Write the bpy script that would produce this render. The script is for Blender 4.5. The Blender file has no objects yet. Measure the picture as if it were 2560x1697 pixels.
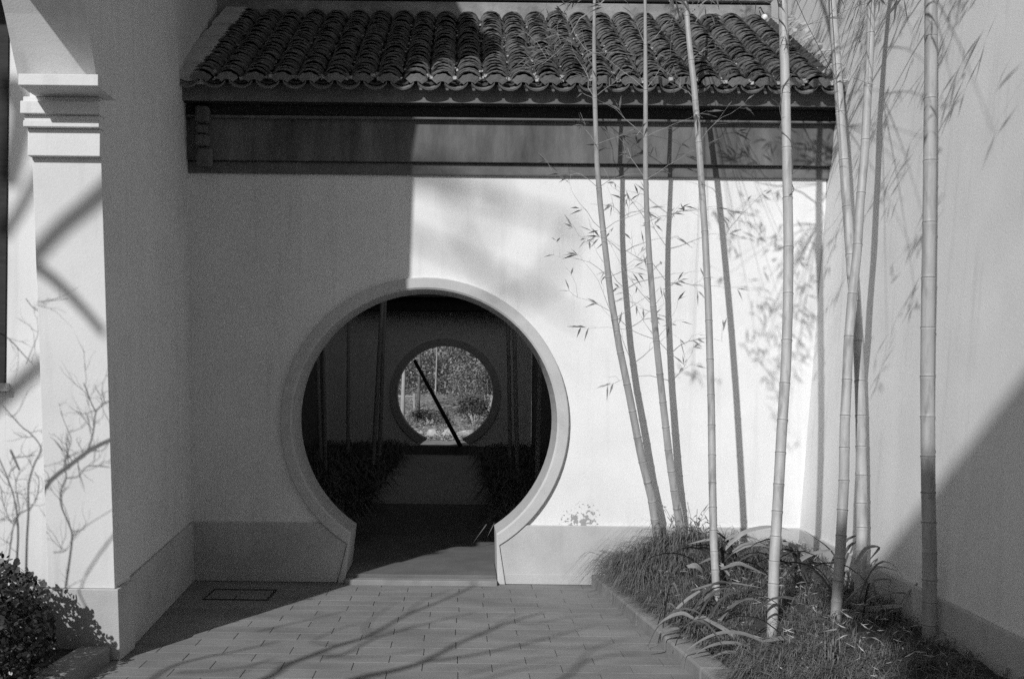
import bpy, math, random
from mathutils import Vector, Matrix, Euler

random.seed(7)
SC = bpy.context.scene
COL = SC.collection
PI = math.pi

# ------------------------------------------------------------------ camera
F, PX, PY, H = 2489.0, 1145.0, 946.0, 1.55      # focal length and vanishing point in photo pixels, eye height
ROLL = math.atan(.0105)
cR, sR = math.cos(ROLL), math.sin(ROLL)
cam_d = bpy.data.cameras.new('camera')
cam_d.sensor_width = 36.0
cam_d.lens = 36.0 * F / 2560.0
cam_d.shift_x = (1280 - PX) / 2560.0
cam_d.shift_y = (PY - 848.5) / 2560.0
cam_d.clip_start = .05
cam_d.clip_end = 400
cam = bpy.data.objects.new('camera', cam_d)
COL.objects.link(cam)
ri, up, bk = Vector((cR, 0, sR)), Vector((-sR, 0, cR)), Vector((0, -1, 0))
cam.matrix_world = Matrix(((ri.x, up.x, bk.x, 0), (ri.y, up.y, bk.y, 0), (ri.z, up.z, bk.z, H), (0, 0, 0, 1)))
SC.camera = cam

# ------------------------------------------------------------------ light
S_AZ = .50                                        # tangent of the sun's azimuth off the view axis
EL = math.radians(33.7)
AZ = math.atan(S_AZ)
SUN = Vector((math.sin(AZ) * math.cos(EL), math.cos(AZ) * math.cos(EL), -math.sin(EL)))   # direction light travels
W = bpy.data.worlds.new('World')
SC.world = W
W.use_nodes = True
wn, wl = W.node_tree.nodes, W.node_tree.links
for n in list(wn): wn.remove(n)
w_out = wn.new('ShaderNodeOutputWorld')
w_bg = wn.new('ShaderNodeBackground')
w_sky = wn.new('ShaderNodeTexSky')
w_sky.sky_type = 'NISHITA'
w_sky.sun_disc = False
w_sky.sun_elevation = EL
w_sky.sun_rotation = AZ + PI                       # the sun stands behind the camera, to its left
w_bw = wn.new('ShaderNodeSeparateColor')           # black and white film behind an orange filter: the sky by its red light alone
wl.new(w_sky.outputs[0], w_bw.inputs[0])
wl.new(w_bw.outputs[0], w_bg.inputs[0])
w_bg.inputs[1].default_value = .08
wl.new(w_bg.outputs[0], w_out.inputs[0])
sun_d = bpy.data.lights.new('sun', 'SUN')
sun_d.energy = 4.2
sun_d.angle = math.radians(.53)
sun_d.color = (1, 1, 1)
sun = bpy.data.objects.new('sun', sun_d)
COL.objects.link(sun)
sun.rotation_euler = (-SUN).to_track_quat('Z', 'Y').to_euler()
sun.location = (-6, -10, 12)
vs = SC.view_settings
vs.view_transform = 'Standard'
vs.look = 'None'
vs.gamma = 1
vs.use_curve_mapping = False
vs.exposure = -.22
SC.cycles.max_bounces = 8
SC.cycles.diffuse_bounces = 5
SC.cycles.use_denoising = False

# ------------------------------------------------------------------ geometry helpers
def ray(x, y):
    u, v = (x - PX) / F, (y - PY) / F
    return Vector((u * cR + v * sR, 1, u * sR - v * cR))
def atY(x, y, Y):
    r = ray(x, y); return Vector((r.x * Y, Y, r.z * Y + H))
def atZ(x, y, z):
    r = ray(x, y); return atY(x, y, (z - H) / r.z)
def proj(p):
    X, Y, Z = p[0], p[1], p[2] - H
    return PX + F * (X * cR + Z * sR) / Y, PY + F * (X * sR - Z * cR) / Y
def toward_sun(p, d): return Vector(p) - SUN * d
U = random.uniform

ORIGIN = {}
def tag(o, label=None, cat=None, group=None, kind=None):
    if label: o['label'] = label
    if cat: o['category'] = cat
    if group: o['group'] = group
    if kind: o['kind'] = kind
    return o
def thing(name, label, cat, loc=(0, 0, 0), group=None):
    o = bpy.data.objects.new(name, None)
    o.empty_display_size = .1
    COL.objects.link(o)
    o.location = loc
    ORIGIN[o.name] = Vector(loc)
    return tag(o, label, cat, group)

class MB:
    def __init__(s): s.v, s.f = [], []
    def quad(s, a, b, c, d):
        n = len(s.v); s.v += [Vector(a), Vector(b), Vector(c), Vector(d)]; s.f.append((n, n + 1, n + 2, n + 3)); return s
    def poly(s, pts):
        n = len(s.v); s.v += [Vector(p) for p in pts]; s.f.append(tuple(range(n, n + len(pts)))); return s
    def prism(s, A, B):                              # two matching rings of points, capped
        n = len(s.v); k = len(A)
        s.v += [Vector(p) for p in A] + [Vector(p) for p in B]
        s.f.append(tuple(range(n, n + k))[::-1]); s.f.append(tuple(range(n + k, n + 2 * k)))
        for i in range(k):
            j = (i + 1) % k; s.f.append((n + i, n + j, n + k + j, n + k + i))
        return s
    def box(s, x0, x1, y0, y1, z0, z1):
        A = [(x0, y0, z0), (x1, y0, z0), (x1, y1, z0), (x0, y1, z0)]
        return s.prism(A, [(p[0], p[1], z1) for p in A])
    def tube(s, pts, rad, sides=6, cap=True):
        pts = [Vector(p) for p in pts]; k = len(pts); n0 = len(s.v)
        if not hasattr(rad, '__len__'): rad = [rad] * k
        ref = Vector((.31, .2, 1)).normalized()
        for i, p in enumerate(pts):
            t = (pts[min(i + 1, k - 1)] - pts[max(i - 1, 0)])
            t = t.normalized() if t.length > 1e-9 else Vector((0, 0, 1))
            a = t.cross(ref if abs(t.dot(ref)) < .95 else Vector((1, 0, 0))).normalized(); b = t.cross(a)
            for q in range(sides):
                w = 2 * PI * q / sides
                s.v.append(p + (a * math.cos(w) + b * math.sin(w)) * rad[i])
        for i in range(k - 1):
            for q in range(sides):
                r = (q + 1) % sides; o = n0 + i * sides
                s.f.append((o + q, o + r, o + sides + r, o + sides + q))
        if cap:
            s.f.append(tuple(n0 + q for q in range(sides))[::-1])
            s.f.append(tuple(n0 + (k - 1) * sides + q for q in range(sides)))
        return s
    def leaf(s, base, d, ln, wd, nrm=None, droop=.25):
        d = Vector(d).normalized()
        side = d.cross(nrm or Vector((U(-1, 1), U(-1, 1), U(-1, 1))))
        side = (side if side.length > 1e-4 else Vector((1, 0, 0))).normalized()
        b = Vector(base); m = b + d * ln * .4; e = b + d * ln - Vector((0, 0, ln * droop))
        n = len(s.v)
        s.v += [b, m + side * wd * .5, e, m - side * wd * .5]
        s.f += [(n, n + 1, n + 2), (n, n + 2, n + 3)]
        return s
    def ribbon(s, pts, w, side, fold=.18):             # strap leaf with a folded midrib
        pts = [Vector(p) for p in pts]; k = len(pts); n0 = len(s.v)
        for i, p in enumerate(pts):
            t = (pts[min(i + 1, k - 1)] - pts[max(i - 1, 0)]).normalized()
            sd = (side - t * side.dot(t)).normalized(); nn = sd.cross(t).normalized()
            f = i / (k - 1); ww = w * min(1, .55 + 2.2 * f) * (1 - max(0, f - .45) ** 1.6 * 2.2)
            ww = max(ww, w * .08)
            s.v += [p + sd * ww * .5 + nn * ww * fold, p, p - sd * ww * .5 + nn * ww * fold]
        for i in range(k - 1):
            o = n0 + 3 * i
            s.f += [(o, o + 1, o + 4, o + 3), (o + 1, o + 2, o + 5, o + 4)]
        return s
    def mesh(s, name, mat, origin=Vector((0, 0, 0)), smooth=False, bevel=0):
        me = bpy.data.meshes.new(name)
        me.from_pydata([tuple(p - origin) for p in s.v], [], s.f)
        me.validate(clean_customdata=False)
        me.update()
        if mat: me.materials.append(mat)
        if smooth:
            me.polygons.foreach_set('use_smooth', [True] * len(me.polygons))
        return me
    def build(s, name, mat, parent=None, smooth=False, bevel=0, loc=None):
        if parent is not None: org = ORIGIN[parent.name]
        else: org = Vector(loc) if loc is not None else Vector((0, 0, 0))
        o = bpy.data.objects.new(name, s.mesh(name, mat, org, smooth))
        COL.objects.link(o)
        ORIGIN[o.name] = org
        if parent is not None: o.parent = parent
        else: o.location = org
        if bevel:
            b = o.modifiers.new('bevel', 'BEVEL'); b.width = bevel; b.segments = 2; b.limit_method = 'ANGLE'; b.angle_limit = math.radians(40)
        return o
def smooth_path(pts, n=4):                            # Catmull-Rom through the points
    pts = [Vector(p) for p in pts]
    if len(pts) < 3: 
        return [pts[0].lerp(pts[-1], i / n) for i in range(n + 1)]
    P = [pts[0] * 2 - pts[1]] + pts + [pts[-1] * 2 - pts[-2]]
    out = []
    for i in range(1, len(P) - 2):
        a, b, c, d = P[i - 1:i + 3]
        for j in range(n):
            t = j / n
            out.append(.5 * ((2 * b) + (c - a) * t + (2 * a - 5 * b + 4 * c - d) * t * t + (3 * b - a - 3 * c + d) * t ** 3))
    out.append(pts[-1])
    return out

# ------------------------------------------------------------------ materials (neutral greys: black and white film)
def material(name, v0, v1, scale=3, detail=6, rough=.85, bump=.0, bscale=60, stretch=(1, 1, 1), fine=.06, fscale=220, rnd=0, spec=.3, extra=None):
    m = bpy.data.materials.new(name); m.use_nodes = True
    N, L = m.node_tree.nodes, m.node_tree.links
    b = N['Principled BSDF']
    b.inputs['Roughness'].default_value = rough
    b.inputs['Specular IOR Level'].default_value = spec
    tc = N.new('ShaderNodeTexCoord'); mp = N.new('ShaderNodeMapping'); mp.inputs['Scale'].default_value = stretch
    L.new(tc.outputs['Object'], mp.inputs[0])
    n1 = N.new('ShaderNodeTexNoise'); n1.inputs['Scale'].default_value = scale; n1.inputs['Detail'].default_value = detail; n1.inputs['Roughness'].default_value = .6
    L.new(mp.outputs[0], n1.inputs['Vector'])
    mr = N.new('ShaderNodeMapRange'); mr.inputs[1].default_value = .3; mr.inputs[2].default_value = .7
    mr.inputs[3].default_value = v0; mr.inputs[4].default_value = v1
    L.new(n1.outputs['Fac'], mr.inputs[0])
    val = mr.outputs[0]
    def mul(a, bsock=None, const=None):
        q = N.new('ShaderNodeMath'); q.operation = 'MULTIPLY'; L.new(a, q.inputs[0])
        if bsock is not None: L.new(bsock, q.inputs[1])
        else: q.inputs[1].default_value = const
        return q.outputs[0]
    if fine:
        n2 = N.new('ShaderNodeTexNoise'); n2.inputs['Scale'].default_value = fscale; n2.inputs['Detail'].default_value = 2
        L.new(tc.outputs['Object'], n2.inputs['Vector'])
        m2 = N.new('ShaderNodeMapRange'); m2.inputs[1].default_value = .25; m2.inputs[2].default_value = .75
        m2.inputs[3].default_value = 1 - fine; m2.inputs[4].default_value = 1 + fine
        L.new(n2.outputs['Fac'], m2.inputs[0]); val = mul(val, m2.outputs[0])
    if rnd:
        oi = N.new('ShaderNodeObjectInfo'); m3 = N.new('ShaderNodeMapRange')
        m3.inputs[3].default_value = 1 - rnd; m3.inputs[4].default_value = 1 + rnd
        L.new(oi.outputs['Random'], m3.inputs[0]); val = mul(val, m3.outputs[0])
    if extra: val = extra(N, L, tc, val, mul)
    cb = N.new('ShaderNodeCombineColor')
    for i in range(3): L.new(val, cb.inputs[i])
    L.new(cb.outputs[0], b.inputs['Base Color'])
    if bump:
        n3 = N.new('ShaderNodeTexNoise'); n3.inputs['Scale'].default_value = bscale; n3.inputs['Detail'].default_value = 5
        L.new(mp.outputs[0], n3.inputs['Vector'])
        bp = N.new('ShaderNodeBump'); bp.inputs['Strength'].default_value = bump; bp.inputs['Distance'].default_value = .01
        L.new(n3.outputs['Fac'], bp.inputs['Height']); L.new(bp.outputs[0], b.inputs['Normal'])
    return m
def streaks(lo, hi, scale=(9, 9, .5), t0=.55, t1=.8):
    # rain streaks running down a plastered face
    def fn(N, L, tc, val, mul):
        mp = N.new('ShaderNodeMapping'); mp.inputs['Scale'].default_value = scale
        L.new(tc.outputs['Object'], mp.inputs[0])
        n = N.new('ShaderNodeTexNoise'); n.inputs['Scale'].default_value = 1.6; n.inputs['Detail'].default_value = 5
        L.new(mp.outputs[0], n.inputs['Vector'])
        r = N.new('ShaderNodeMapRange'); r.inputs[1].default_value = t0; r.inputs[2].default_value = t1
        r.inputs[3].default_value = hi; r.inputs[4].default_value = lo
        L.new(n.outputs['Fac'], r.inputs[0])
        return mul(val, r.outputs[0])
    return fn
def splashes(center, radius, base_fn=None):
    # mud spots kicked up on the plaster near the bed
    def fn(N, L, tc, val, mul):
        if base_fn: val = base_fn(N, L, tc, val, mul)
        d = N.new('ShaderNodeVectorMath'); d.operation = 'DISTANCE'; d.inputs[1].default_value = center
        L.new(tc.outputs['Object'], d.inputs[0])
        m = N.new('ShaderNodeMapRange'); m.inputs[1].default_value = radius; m.inputs[2].default_value = 0
        m.inputs[3].default_value = 0; m.inputs[4].default_value = 1
        L.new(d.outputs['Value'], m.inputs[0])
        n = N.new('ShaderNodeTexNoise'); n.inputs['Scale'].default_value = 48; n.inputs['Detail'].default_value = 1.5
        L.new(tc.outputs['Object'], n.inputs['Vector'])
        p = mul(n.outputs['Fac'], m.outputs[0])
        r = N.new('ShaderNodeMapRange'); r.inputs[1].default_value = .40; r.inputs[2].default_value = .46
        r.inputs[3].default_value = 1; r.inputs[4].default_value = .45
        L.new(p, r.inputs[0])
        return mul(val, r.outputs[0])
    return fn
M = {}
M['plaster'] = material('white_plaster', .69, .78, 2.2, 7, .9, .12, 90, fine=.05, extra=streaks(.87, 1.0))
M['gate_plaster'] = material('white_gate_plaster', .70, .79, 2.0, 7, .9, .12, 90, fine=.05, extra=splashes((1.19, -.035, .47), .42, streaks(.88, 1.0)))
M['left_plaster'] = material('left_white_plaster', .62, .70, 2.2, 7, .9, .12, 90, fine=.05, extra=streaks(.86, 1.0))
M['plinth'] = material('grey_plinth_render', .41, .51, 4, 8, .9, .2, 120, fine=.10, extra=streaks(.85, 1.0, (5, 5, 2)))
M['frame'] = material('gate_frame_stone', .45, .54, 3, 7, .85, .15, 110, fine=.08, extra=streaks(.85, 1.0, (4, 4, 4)))
M['frieze'] = material('grey_frieze_plaster', .06, .185, 3.0, 8, .9, .2, 70, (1.6, 1, .5), fine=.12, extra=streaks(.7, 1.0, (7, 7, .6)))
M['molding'] = material('grey_eave_plaster', .10, .17, 6, 8, .9, .2, 90, fine=.12)
M['timber'] = material('dark_timber', .02, .035, 6, 6, .8, .1, 80, (1, 8, 8), fine=.1)
M['ridge'] = material('ridge_plaster', .16, .36, 5, 9, .95, .5, 40, fine=.15)
M['mortar'] = material('lime_mortar', .25, .5, 14, 8, .95, .8, 60, fine=.2)
M['tile'] = material('grey_clay_tile', .09, .21, 14, 8, .9, .5, 90, fine=.22, rnd=.28)
M['tile_end'] = material('grey_clay_tile_end', .12, .19, 16, 8, .9, .4, 90, fine=.15, rnd=.15)
M['pan'] = material('dark_pan_tile', .045, .085, 16, 8, .95, .5, 90, fine=.2)
M['paving'] = material('grey_paving', .165, .255, 2.6, 10, .85, .35, 150, (.6, 1.5, 1), fine=.2, fscale=150, rnd=.06, extra=streaks(.82, 1.0, (1.2, 2.2, 1), .5, .75))
M['sill'] = material('dark_sill_stone', .11, .16, 4, 8, .85, .3, 90, fine=.12)
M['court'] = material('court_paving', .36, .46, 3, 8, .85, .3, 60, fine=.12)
M['joint'] = material('paving_joint', .06, .10, 20, 5, .95, fine=.1)
M['kerb'] = material('kerb_stone', .19, .27, 6, 8, .9, .3, 90, fine=.12, rnd=.06)
M['soil'] = material('bed_soil', .03, .06, 14, 8, .95, .6, 50, fine=.2)
M['bamboo'] = material('pale_bamboo', .29, .45, 3.2, 7, .5, .08, 120, (7, 7, .9), fine=.08, rnd=.10, spec=.35, extra=streaks(.66, 1.0, (18, 18, 4), .54, .72))
M['node'] = material('bamboo_node', .12, .2, 30, 4, .7, fine=.1)
M['twig'] = material('bamboo_twig', .26, .40, 20, 4, .7, fine=.1)
M['leaf'] = material('bamboo_leaf', .09, .17, 12, 4, .6, fine=.1, spec=.3)
M['grass'] = material('mondo_grass', .05, .19, 14, 7, .6, fine=.15, fscale=90, spec=.35)
M['strap'] = material('strap_leaf', .15, .27, 6, 5, .45, .05, 60, fine=.1, spec=.45, rnd=.25)
M['strap_dark'] = material('dark_strap_leaf', .045, .13, 6, 5, .45, .05, 60, fine=.1, spec=.5, rnd=.3)
M['dry'] = material('dry_leaf', .22, .55, 12, 4, .8, fine=.1)
M['hedge'] = material('hedge_leaf', .03, .085, 25, 4, .4, fine=.2, fscale=60, spec=.5)
M['bark'] = material('bark', .09, .16, 12, 8, .95, .6, 40, (1, 1, .3), fine=.2)
M['pale_bark'] = material('pale_bark', .26, .38, 12, 8, .95, .4, 40, (1, 1, .3), fine=.2)
M['dark_wall'] = material('shade_dark_court_wall', .13, .19, 3, 7, .95, .2, 60, fine=.1)  # deep shade of the court put into the wall colour
M['rock'] = material('garden_rock', .28, .5, 7, 9, .95, .9, 12, fine=.15)
M['lawn'] = material('lawn', .15, .30, 3.5, 9, .95, .6, 14, fine=.3, fscale=40)
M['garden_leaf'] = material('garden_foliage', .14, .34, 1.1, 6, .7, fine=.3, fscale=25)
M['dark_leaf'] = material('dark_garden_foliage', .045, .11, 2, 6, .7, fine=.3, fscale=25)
M['white'] = material('white_paint', .78, .82, 4, 3, .4, fine=.02)
M['glass'] = material('window_glass', .02, .03, 4, 3, .08, fine=.0, spec=.5)
M['far_plaster'] = material('hall_plaster', .5, .6, 2, 5, .9, fine=.05)
M['ground'] = material('bare_ground', .13, .2, 1.5, 8, .95, .3, 20, fine=.15)

# ------------------------------------------------------------------ ground
MB().quad((-60, -60, -.4), (60, -60, -.4), (60, 120, -.4), (-60, 120, -.4)).build('ground', M['ground'])['kind'] = 'structure'
pb = MB().box(-2.6, 2.6, -9, 7.62, -.3, -.012).build('path', M['joint']); pb['kind'] = 'structure'
SW, SD = .375, .150
def kerb_x(Y): return 1.018 + (7.441 - Y) * .0995
row = 0
Y1 = 7.527
while Y1 > 4.75:
    Y0 = Y1 - SD
    x = -2.05 + (SW * .5 if row % 2 else 0) - SW + U(-.012, .012)
    while x < kerb_x(Y0) + .06:
        xa, xb = x + .0017, min(x + SW - .0017, kerb_x(Y0) + .09)
        jz = U(-.0012, .0006)
        if xb - xa > .05 and xb > -2.03 + (Y0 < 5.3) * .0:
            mb = MB(); xa = max(xa, -2.02)
            t = .0016
            A = [(xa, Y0 + .0012, -.05), (xb, Y0 + .0012, -.05), (xb, Y1 - .0012, -.05), (xa, Y1 - .0012, -.05)]
            B = [(p[0], p[1], jz - t) for p in A]
            C = [(xa + t, Y0 + .0012 + t, jz), (xb - t, Y0 + .0012 + t, jz + U(-.0006, .0006)), (xb - t, Y1 - .0012 - t, jz), (xa + t, Y1 - .0012 - t, jz)]
            n = 0; mb.v = [Vector(p) for p in A + B + C]
            for lv in (0, 4):
                for i in range(4):
                    j = (i + 1) % 4; mb.f.append((lv + i, lv + j, lv + 4 + j, lv + 4 + i))
            mb.f.append((8, 9, 10, 11))
            mb.build('paving_slab', M['paving'], pb)
        x += SW
    Y1 = Y0; row += 1
MB().box(-2.05, 1.8, -6, Y1 - .004, -.05, 0).build('paving', M['paving'], pb)

# drain cover let into the paving in the shade of the left wall
dcv = thing('drain_cover', 'rectangular drain cover in the shaded paving left of the moon gate', 'drain cover', (-1.52, 7.07, 0))
DX0, DX1, DY0, DY1 = -1.755, -1.30, 6.90, 7.235
fm = MB().box(DX0, DX1, DY1 - .030, DY1, -.01, .006).box(DX0, DX1, DY0, DY0 + .012, -.01, .005)
fm.box(DX0, DX0 + .012, DY0 + .0125, DY1 - .0305, -.01, .005).box(DX1 - .012, DX1, DY0 + .0125, DY1 - .0305, -.01, .005)
fm.box(-1.545, -1.535, DY0 + .0125, DY0 + .10, -.01, .0055)
fm.build('frame', M['timber'], dcv)
MB().box(DX0 + .016, DX1 - .016, DY0 + .016, DY1 - .034, -.01, .0042).build('lid', M['paving'], dcv)

# ------------------------------------------------------------------ gate wall with its round opening
GC, GR, GO = (-.249, 1.219), 1.004, 1.0935
def circ(cx, cz, r, a0, a1, n): return [(cx + r * math.cos(a0 + (a1 - a0) * i / n), cz + r * math.sin(a0 + (a1 - a0) * i / n)) for i in range(n + 1)]
def gate_outline(r, xl, xr, zj, jl, jr, n=72):
    # from bottom left up over the circle to bottom right (x, z)
    aL = math.atan2(zj - GC[1], -math.sqrt(r * r - (zj - GC[1]) ** 2)); aR = math.atan2(zj - GC[1], math.sqrt(r * r - (zj - GC[1]) ** 2))
    a0 = aL + 2 * PI if aL < 0 else aL
    return [(jl, 0)] + circ(GC[0], GC[1], r, a0, aR, n) + [(jr, 0)]
inner = gate_outline(GR, 0, 0, .380, -.838, .316)
mid = gate_outline(GR + .014, 0, 0, .371, -.850, .328)
outer = gate_outline(GO, 0, 0, .29, -.895, .375)
YW, YP, YF = 7.565, 7.540, 7.528

gate = thing('moon_gate_wall', 'white plastered wall with a round moon gate, grey frieze and tiled roof', 'wall', (-.249, 7.6, 0))
def extr(poly, y0, y1):                                # polygon in x, z drawn as seen from the front
    return [(p[0], y0, p[1]) for p in poly], [(p[0], y1, p[1]) for p in poly]
wall_poly = [(-2.12, 0)] + [(-.87, 0)] + gate_outline(GR + .03, 0, 0, .365, -.84, .316)[1:-1] + [(.348, 0)] + [(2.70, 0), (2.80, 3.66), (-2.12, 3.66)]
MB().prism(*extr(wall_poly, YW, 7.965)).build('plaster_wall', M['gate_plaster'], gate)
# stone frame: outer lip, face, chamfer, reveal, back
fr = MB()
rings = [[(p[0], YW + .01, p[1]) for p in outer], [(p[0], YF + .006, p[1]) for p in outer],
         [(GC[0] + (p[0] - GC[0]) * .994, YF, GC[1] + (p[1] - GC[1]) * .994) if p[1] > .01 else (p[0] - .006 * (1 if p[0] > GC[0] else -1), YF, 0) for p in outer],
         [(p[0], YF, p[1]) for p in mid], [(p[0], YF + .010, p[1]) for p in inner], [(p[0], 7.985, p[1]) for p in inner], [(p[0], 7.985, p[1]) for p in outer]]
k = len(outer)
for rg in rings: fr.v += [Vector(p) for p in rg]
for a in range(len(rings) - 1):
    for i in range(k - 1):
        fr.f.append((a * k + i, a * k + i + 1, (a + 1) * k + i + 1, (a + 1) * k + i))
fr.build('gate_frame', M['frame'], gate)
# plinths either side of the frame, with a low skirting course
zP = .445
aO = math.asin((zP - GC[1]) / GO)
def plinth_poly(sign):
    a_top, a_bot = aO, math.asin((.29 - GC[1]) / GO)
    arc = [(GC[0] + sign * GO * math.cos(a_top + (a_bot - a_top) * i / 8) + sign * .003, GC[1] + GO * math.sin(a_top + (a_bot - a_top) * i / 8)) for i in range(9)]
    foot = (.378 if sign > 0 else -.898, 0)
    far = 2.66 if sign > 0 else -2.1
    return [(far, 0), (far, zP)] + arc + [foot]
pr = plinth_poly(1); pl = plinth_poly(-1)
MB().prism(*extr(pr, YP, YW - .002)).build('plinth', M['plinth'], gate, bevel=.006)
MB().prism(*extr(pl, YP, YW - .002)).build('plinth', M['plinth'], gate, bevel=.006)
MB().box(.379, 2.66, YP - .010, YP - .001, 0, .078).build('skirting', M['plinth'], gate, bevel=.004)
MB().box(-2.1, -.899, YP - .010, YP - .001, 0, .078).build('skirting', M['plinth'], gate, bevel=.004)
# threshold: front step, tread
MB().box(-.83, .31, 7.455, 7.545, -.02, .036).build('threshold', M['kerb'], gate, bevel=.006)
MB().box(-.83, .31, 7.546, 8.05, -.02, .062).build('doorstep', M['sill'], gate, bevel=.006)
# frieze and eave mouldings
XL, XR = -2.12, 2.86
def course(name, y0, y1, z0, z1, m, bev=.004): return MB().box(XL, XR, y0, y1, z0, z1).build(name, m, gate, bevel=bev)
course('frieze', 7.505, YW - .002, 3.180, 3.489, M['frieze'], .003)
course('moulding', 7.538, YW - .003, 3.085, 3.178, M['molding'], .012)
course('moulding', 7.462, YW + .04, 3.490, 3.506, M['molding'], .003)
course('eave_board', 7.485, YW + .04, 3.507, 3.588, M['timber'], .003)
course('soffit', 7.372, 7.60, 3.589, 3.603, M['timber'], 0)
course('fascia', 7.355, 7.371, 3.583, 3.70, M['molding'], .003)
# bracket under the eave at the left end
br = MB()
for (y0, z0, z1, w) in ((7.40, 3.44, 3.56, .10), (7.43, 3.36, 3.43, .085), (7.41, 3.27, 3.35, .10), (7.45, 3.12, 3.26, .12)):
    br.box(-1.98, -1.98 + w, y0, 7.50, z0, z1)
br.build('eave_bracket', M['frieze'], gate, bevel=.02)

ra, rt, rf = Vector((2.609, 7.56, .463)), Vector((2.796, 7.6, 3.109)), Vector((2.475, 4.333, .46))
e1 = (rf - ra); e2 = (rt - ra)
rn = e2.cross(e1).normalized()
if rn.x > 0: rn = -rn                                  # faces the court
def rw(Y, z, off=0):
    X = ra.x - (rn.y * (Y - ra.y) + rn.z * (z - ra.z)) / rn.x
    return Vector((X, Y, z)) + rn * off
# ---- roof
TH = math.atan(.64)
cT, sT = math.cos(TH), math.sin(TH)
YE, ZE, YR = 7.30, 3.685, 9.02
def on_roof(x, u, h=0):                                # u along the slope from the eave, h above the bed
    return Vector((x, YE + u * cT - h * sT, ZE + u * sT + h * cT))
ULEN = (YR - YE) / cT
rb = MB()
rb.prism([on_roof(-2.3, .05, 0), on_roof(2.95, .05, 0), on_roof(2.95, ULEN, 0), on_roof(-2.3, ULEN, 0)][::-1],
         [on_roof(-2.3, .05, -.05), on_roof(2.95, .05, -.05), on_roof(2.95, ULEN, -.05), on_roof(-2.3, ULEN, -.05)][::-1])
rb.prism([(-2.3, YR, ZE + ULEN * sT), (2.95, YR, ZE + ULEN * sT), (2.95, YR + 1.6, 3.75), (-2.3, YR + 1.6, 3.75)],
         [(-2.3, YR, ZE + ULEN * sT - .06), (2.95, YR, ZE + ULEN * sT - .06), (2.95, YR + 1.6, 3.69), (-2.3, YR + 1.6, 3.69)])
roof = rb.build('roof', M['pan'], gate)
PITCH = .196
X0 = atY(1174, 196, YE).x
cols = [X0 + PITCH * k for k in range(-11, 15)]
cols = [x for x in cols if -1.95 < x < 2.80]
def cover_mesh(v):
    # arched tile, axis along +Y of its own frame, lifted at the lower end
    mb = MB(); r0, th, ln = .080, .013, .16
    n = 7
    for (yy, lift, rr) in ((0, .016, r0), (ln, -.014, r0 * .93)):
        for out in (0, 1):
            for i in range(n):
                a = PI * (.06 + .88 * i / (n - 1))
                q = rr + (th if out else 0) + (U(-.003, .003) if v else 0)
                mb.v.append(Vector((q * math.cos(a), yy + (U(-.004, .004) if yy == 0 else 0), q * math.sin(a) * .86 + lift - .012)))
    for i in range(n - 1):
        o = n
        mb.f.append((o + i, o + i + 1, 3 * n + i + 1, 3 * n + i))       # outside
        mb.f.append((i + 1, i, o + i, o + i + 1)[::-1])                 # lower rim
        mb.f.append((i, i + 1, 2 * n + i + 1, 2 * n + i)[::-1])         # inside
    mb.f.append((0, n, 3 * n, 2 * n)); mb.f.append((n - 1, 2 * n - 1, 4 * n - 1, 3 * n - 1)[::-1])
    return mb
cover_var = [cover_mesh(i) for i in range(6)]
cover_me = [c.mesh('roof_tile', M['tile']) for c in cover_var]
NROW = 25
EXP = (ULEN - .06) / NROW
gl = Vector(gate.location)
rest = MB()
order = []
for ci, x in enumerate(cols):
    for r in range(NROW):
        order.append((r, ci, x))
order.sort(key=lambda q: (q[0] + (0 if q[2] > -.6 else 9), q[1]))
basis = Matrix(((1, 0, 0), (0, cT, -sT), (0, sT, cT))).to_4x4()
for idx, (r, ci, x) in enumerate(order):
    u = .03 + r * EXP + U(-.014, .014)
    h = .030 + U(-.004, .004)
    p = on_roof(x + U(-.007, .007), u, h)
    rot = Euler((U(-.03, .03), U(-.06, .06), U(-.05, .05))).to_matrix().to_4x4()
    k = random.randrange(6)
    if idx < 300:
        o = bpy.data.objects.new('roof_tile', cover_me[k]); COL.objects.link(o)
        o.parent = roof; o.matrix_local = Matrix.Translation(p - gl) @ basis @ rot
    else:
        mt = Matrix.Translation(p) @ basis @ rot
        n = len(rest.v)
        rest.v += [mt @ q for q in cover_var[k].v]; rest.f += [tuple(n + i for i in f) for f in cover_var[k].f]
rest.build('roof_tiles', M['tile'], roof)['kind'] = 'stuff'
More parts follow.
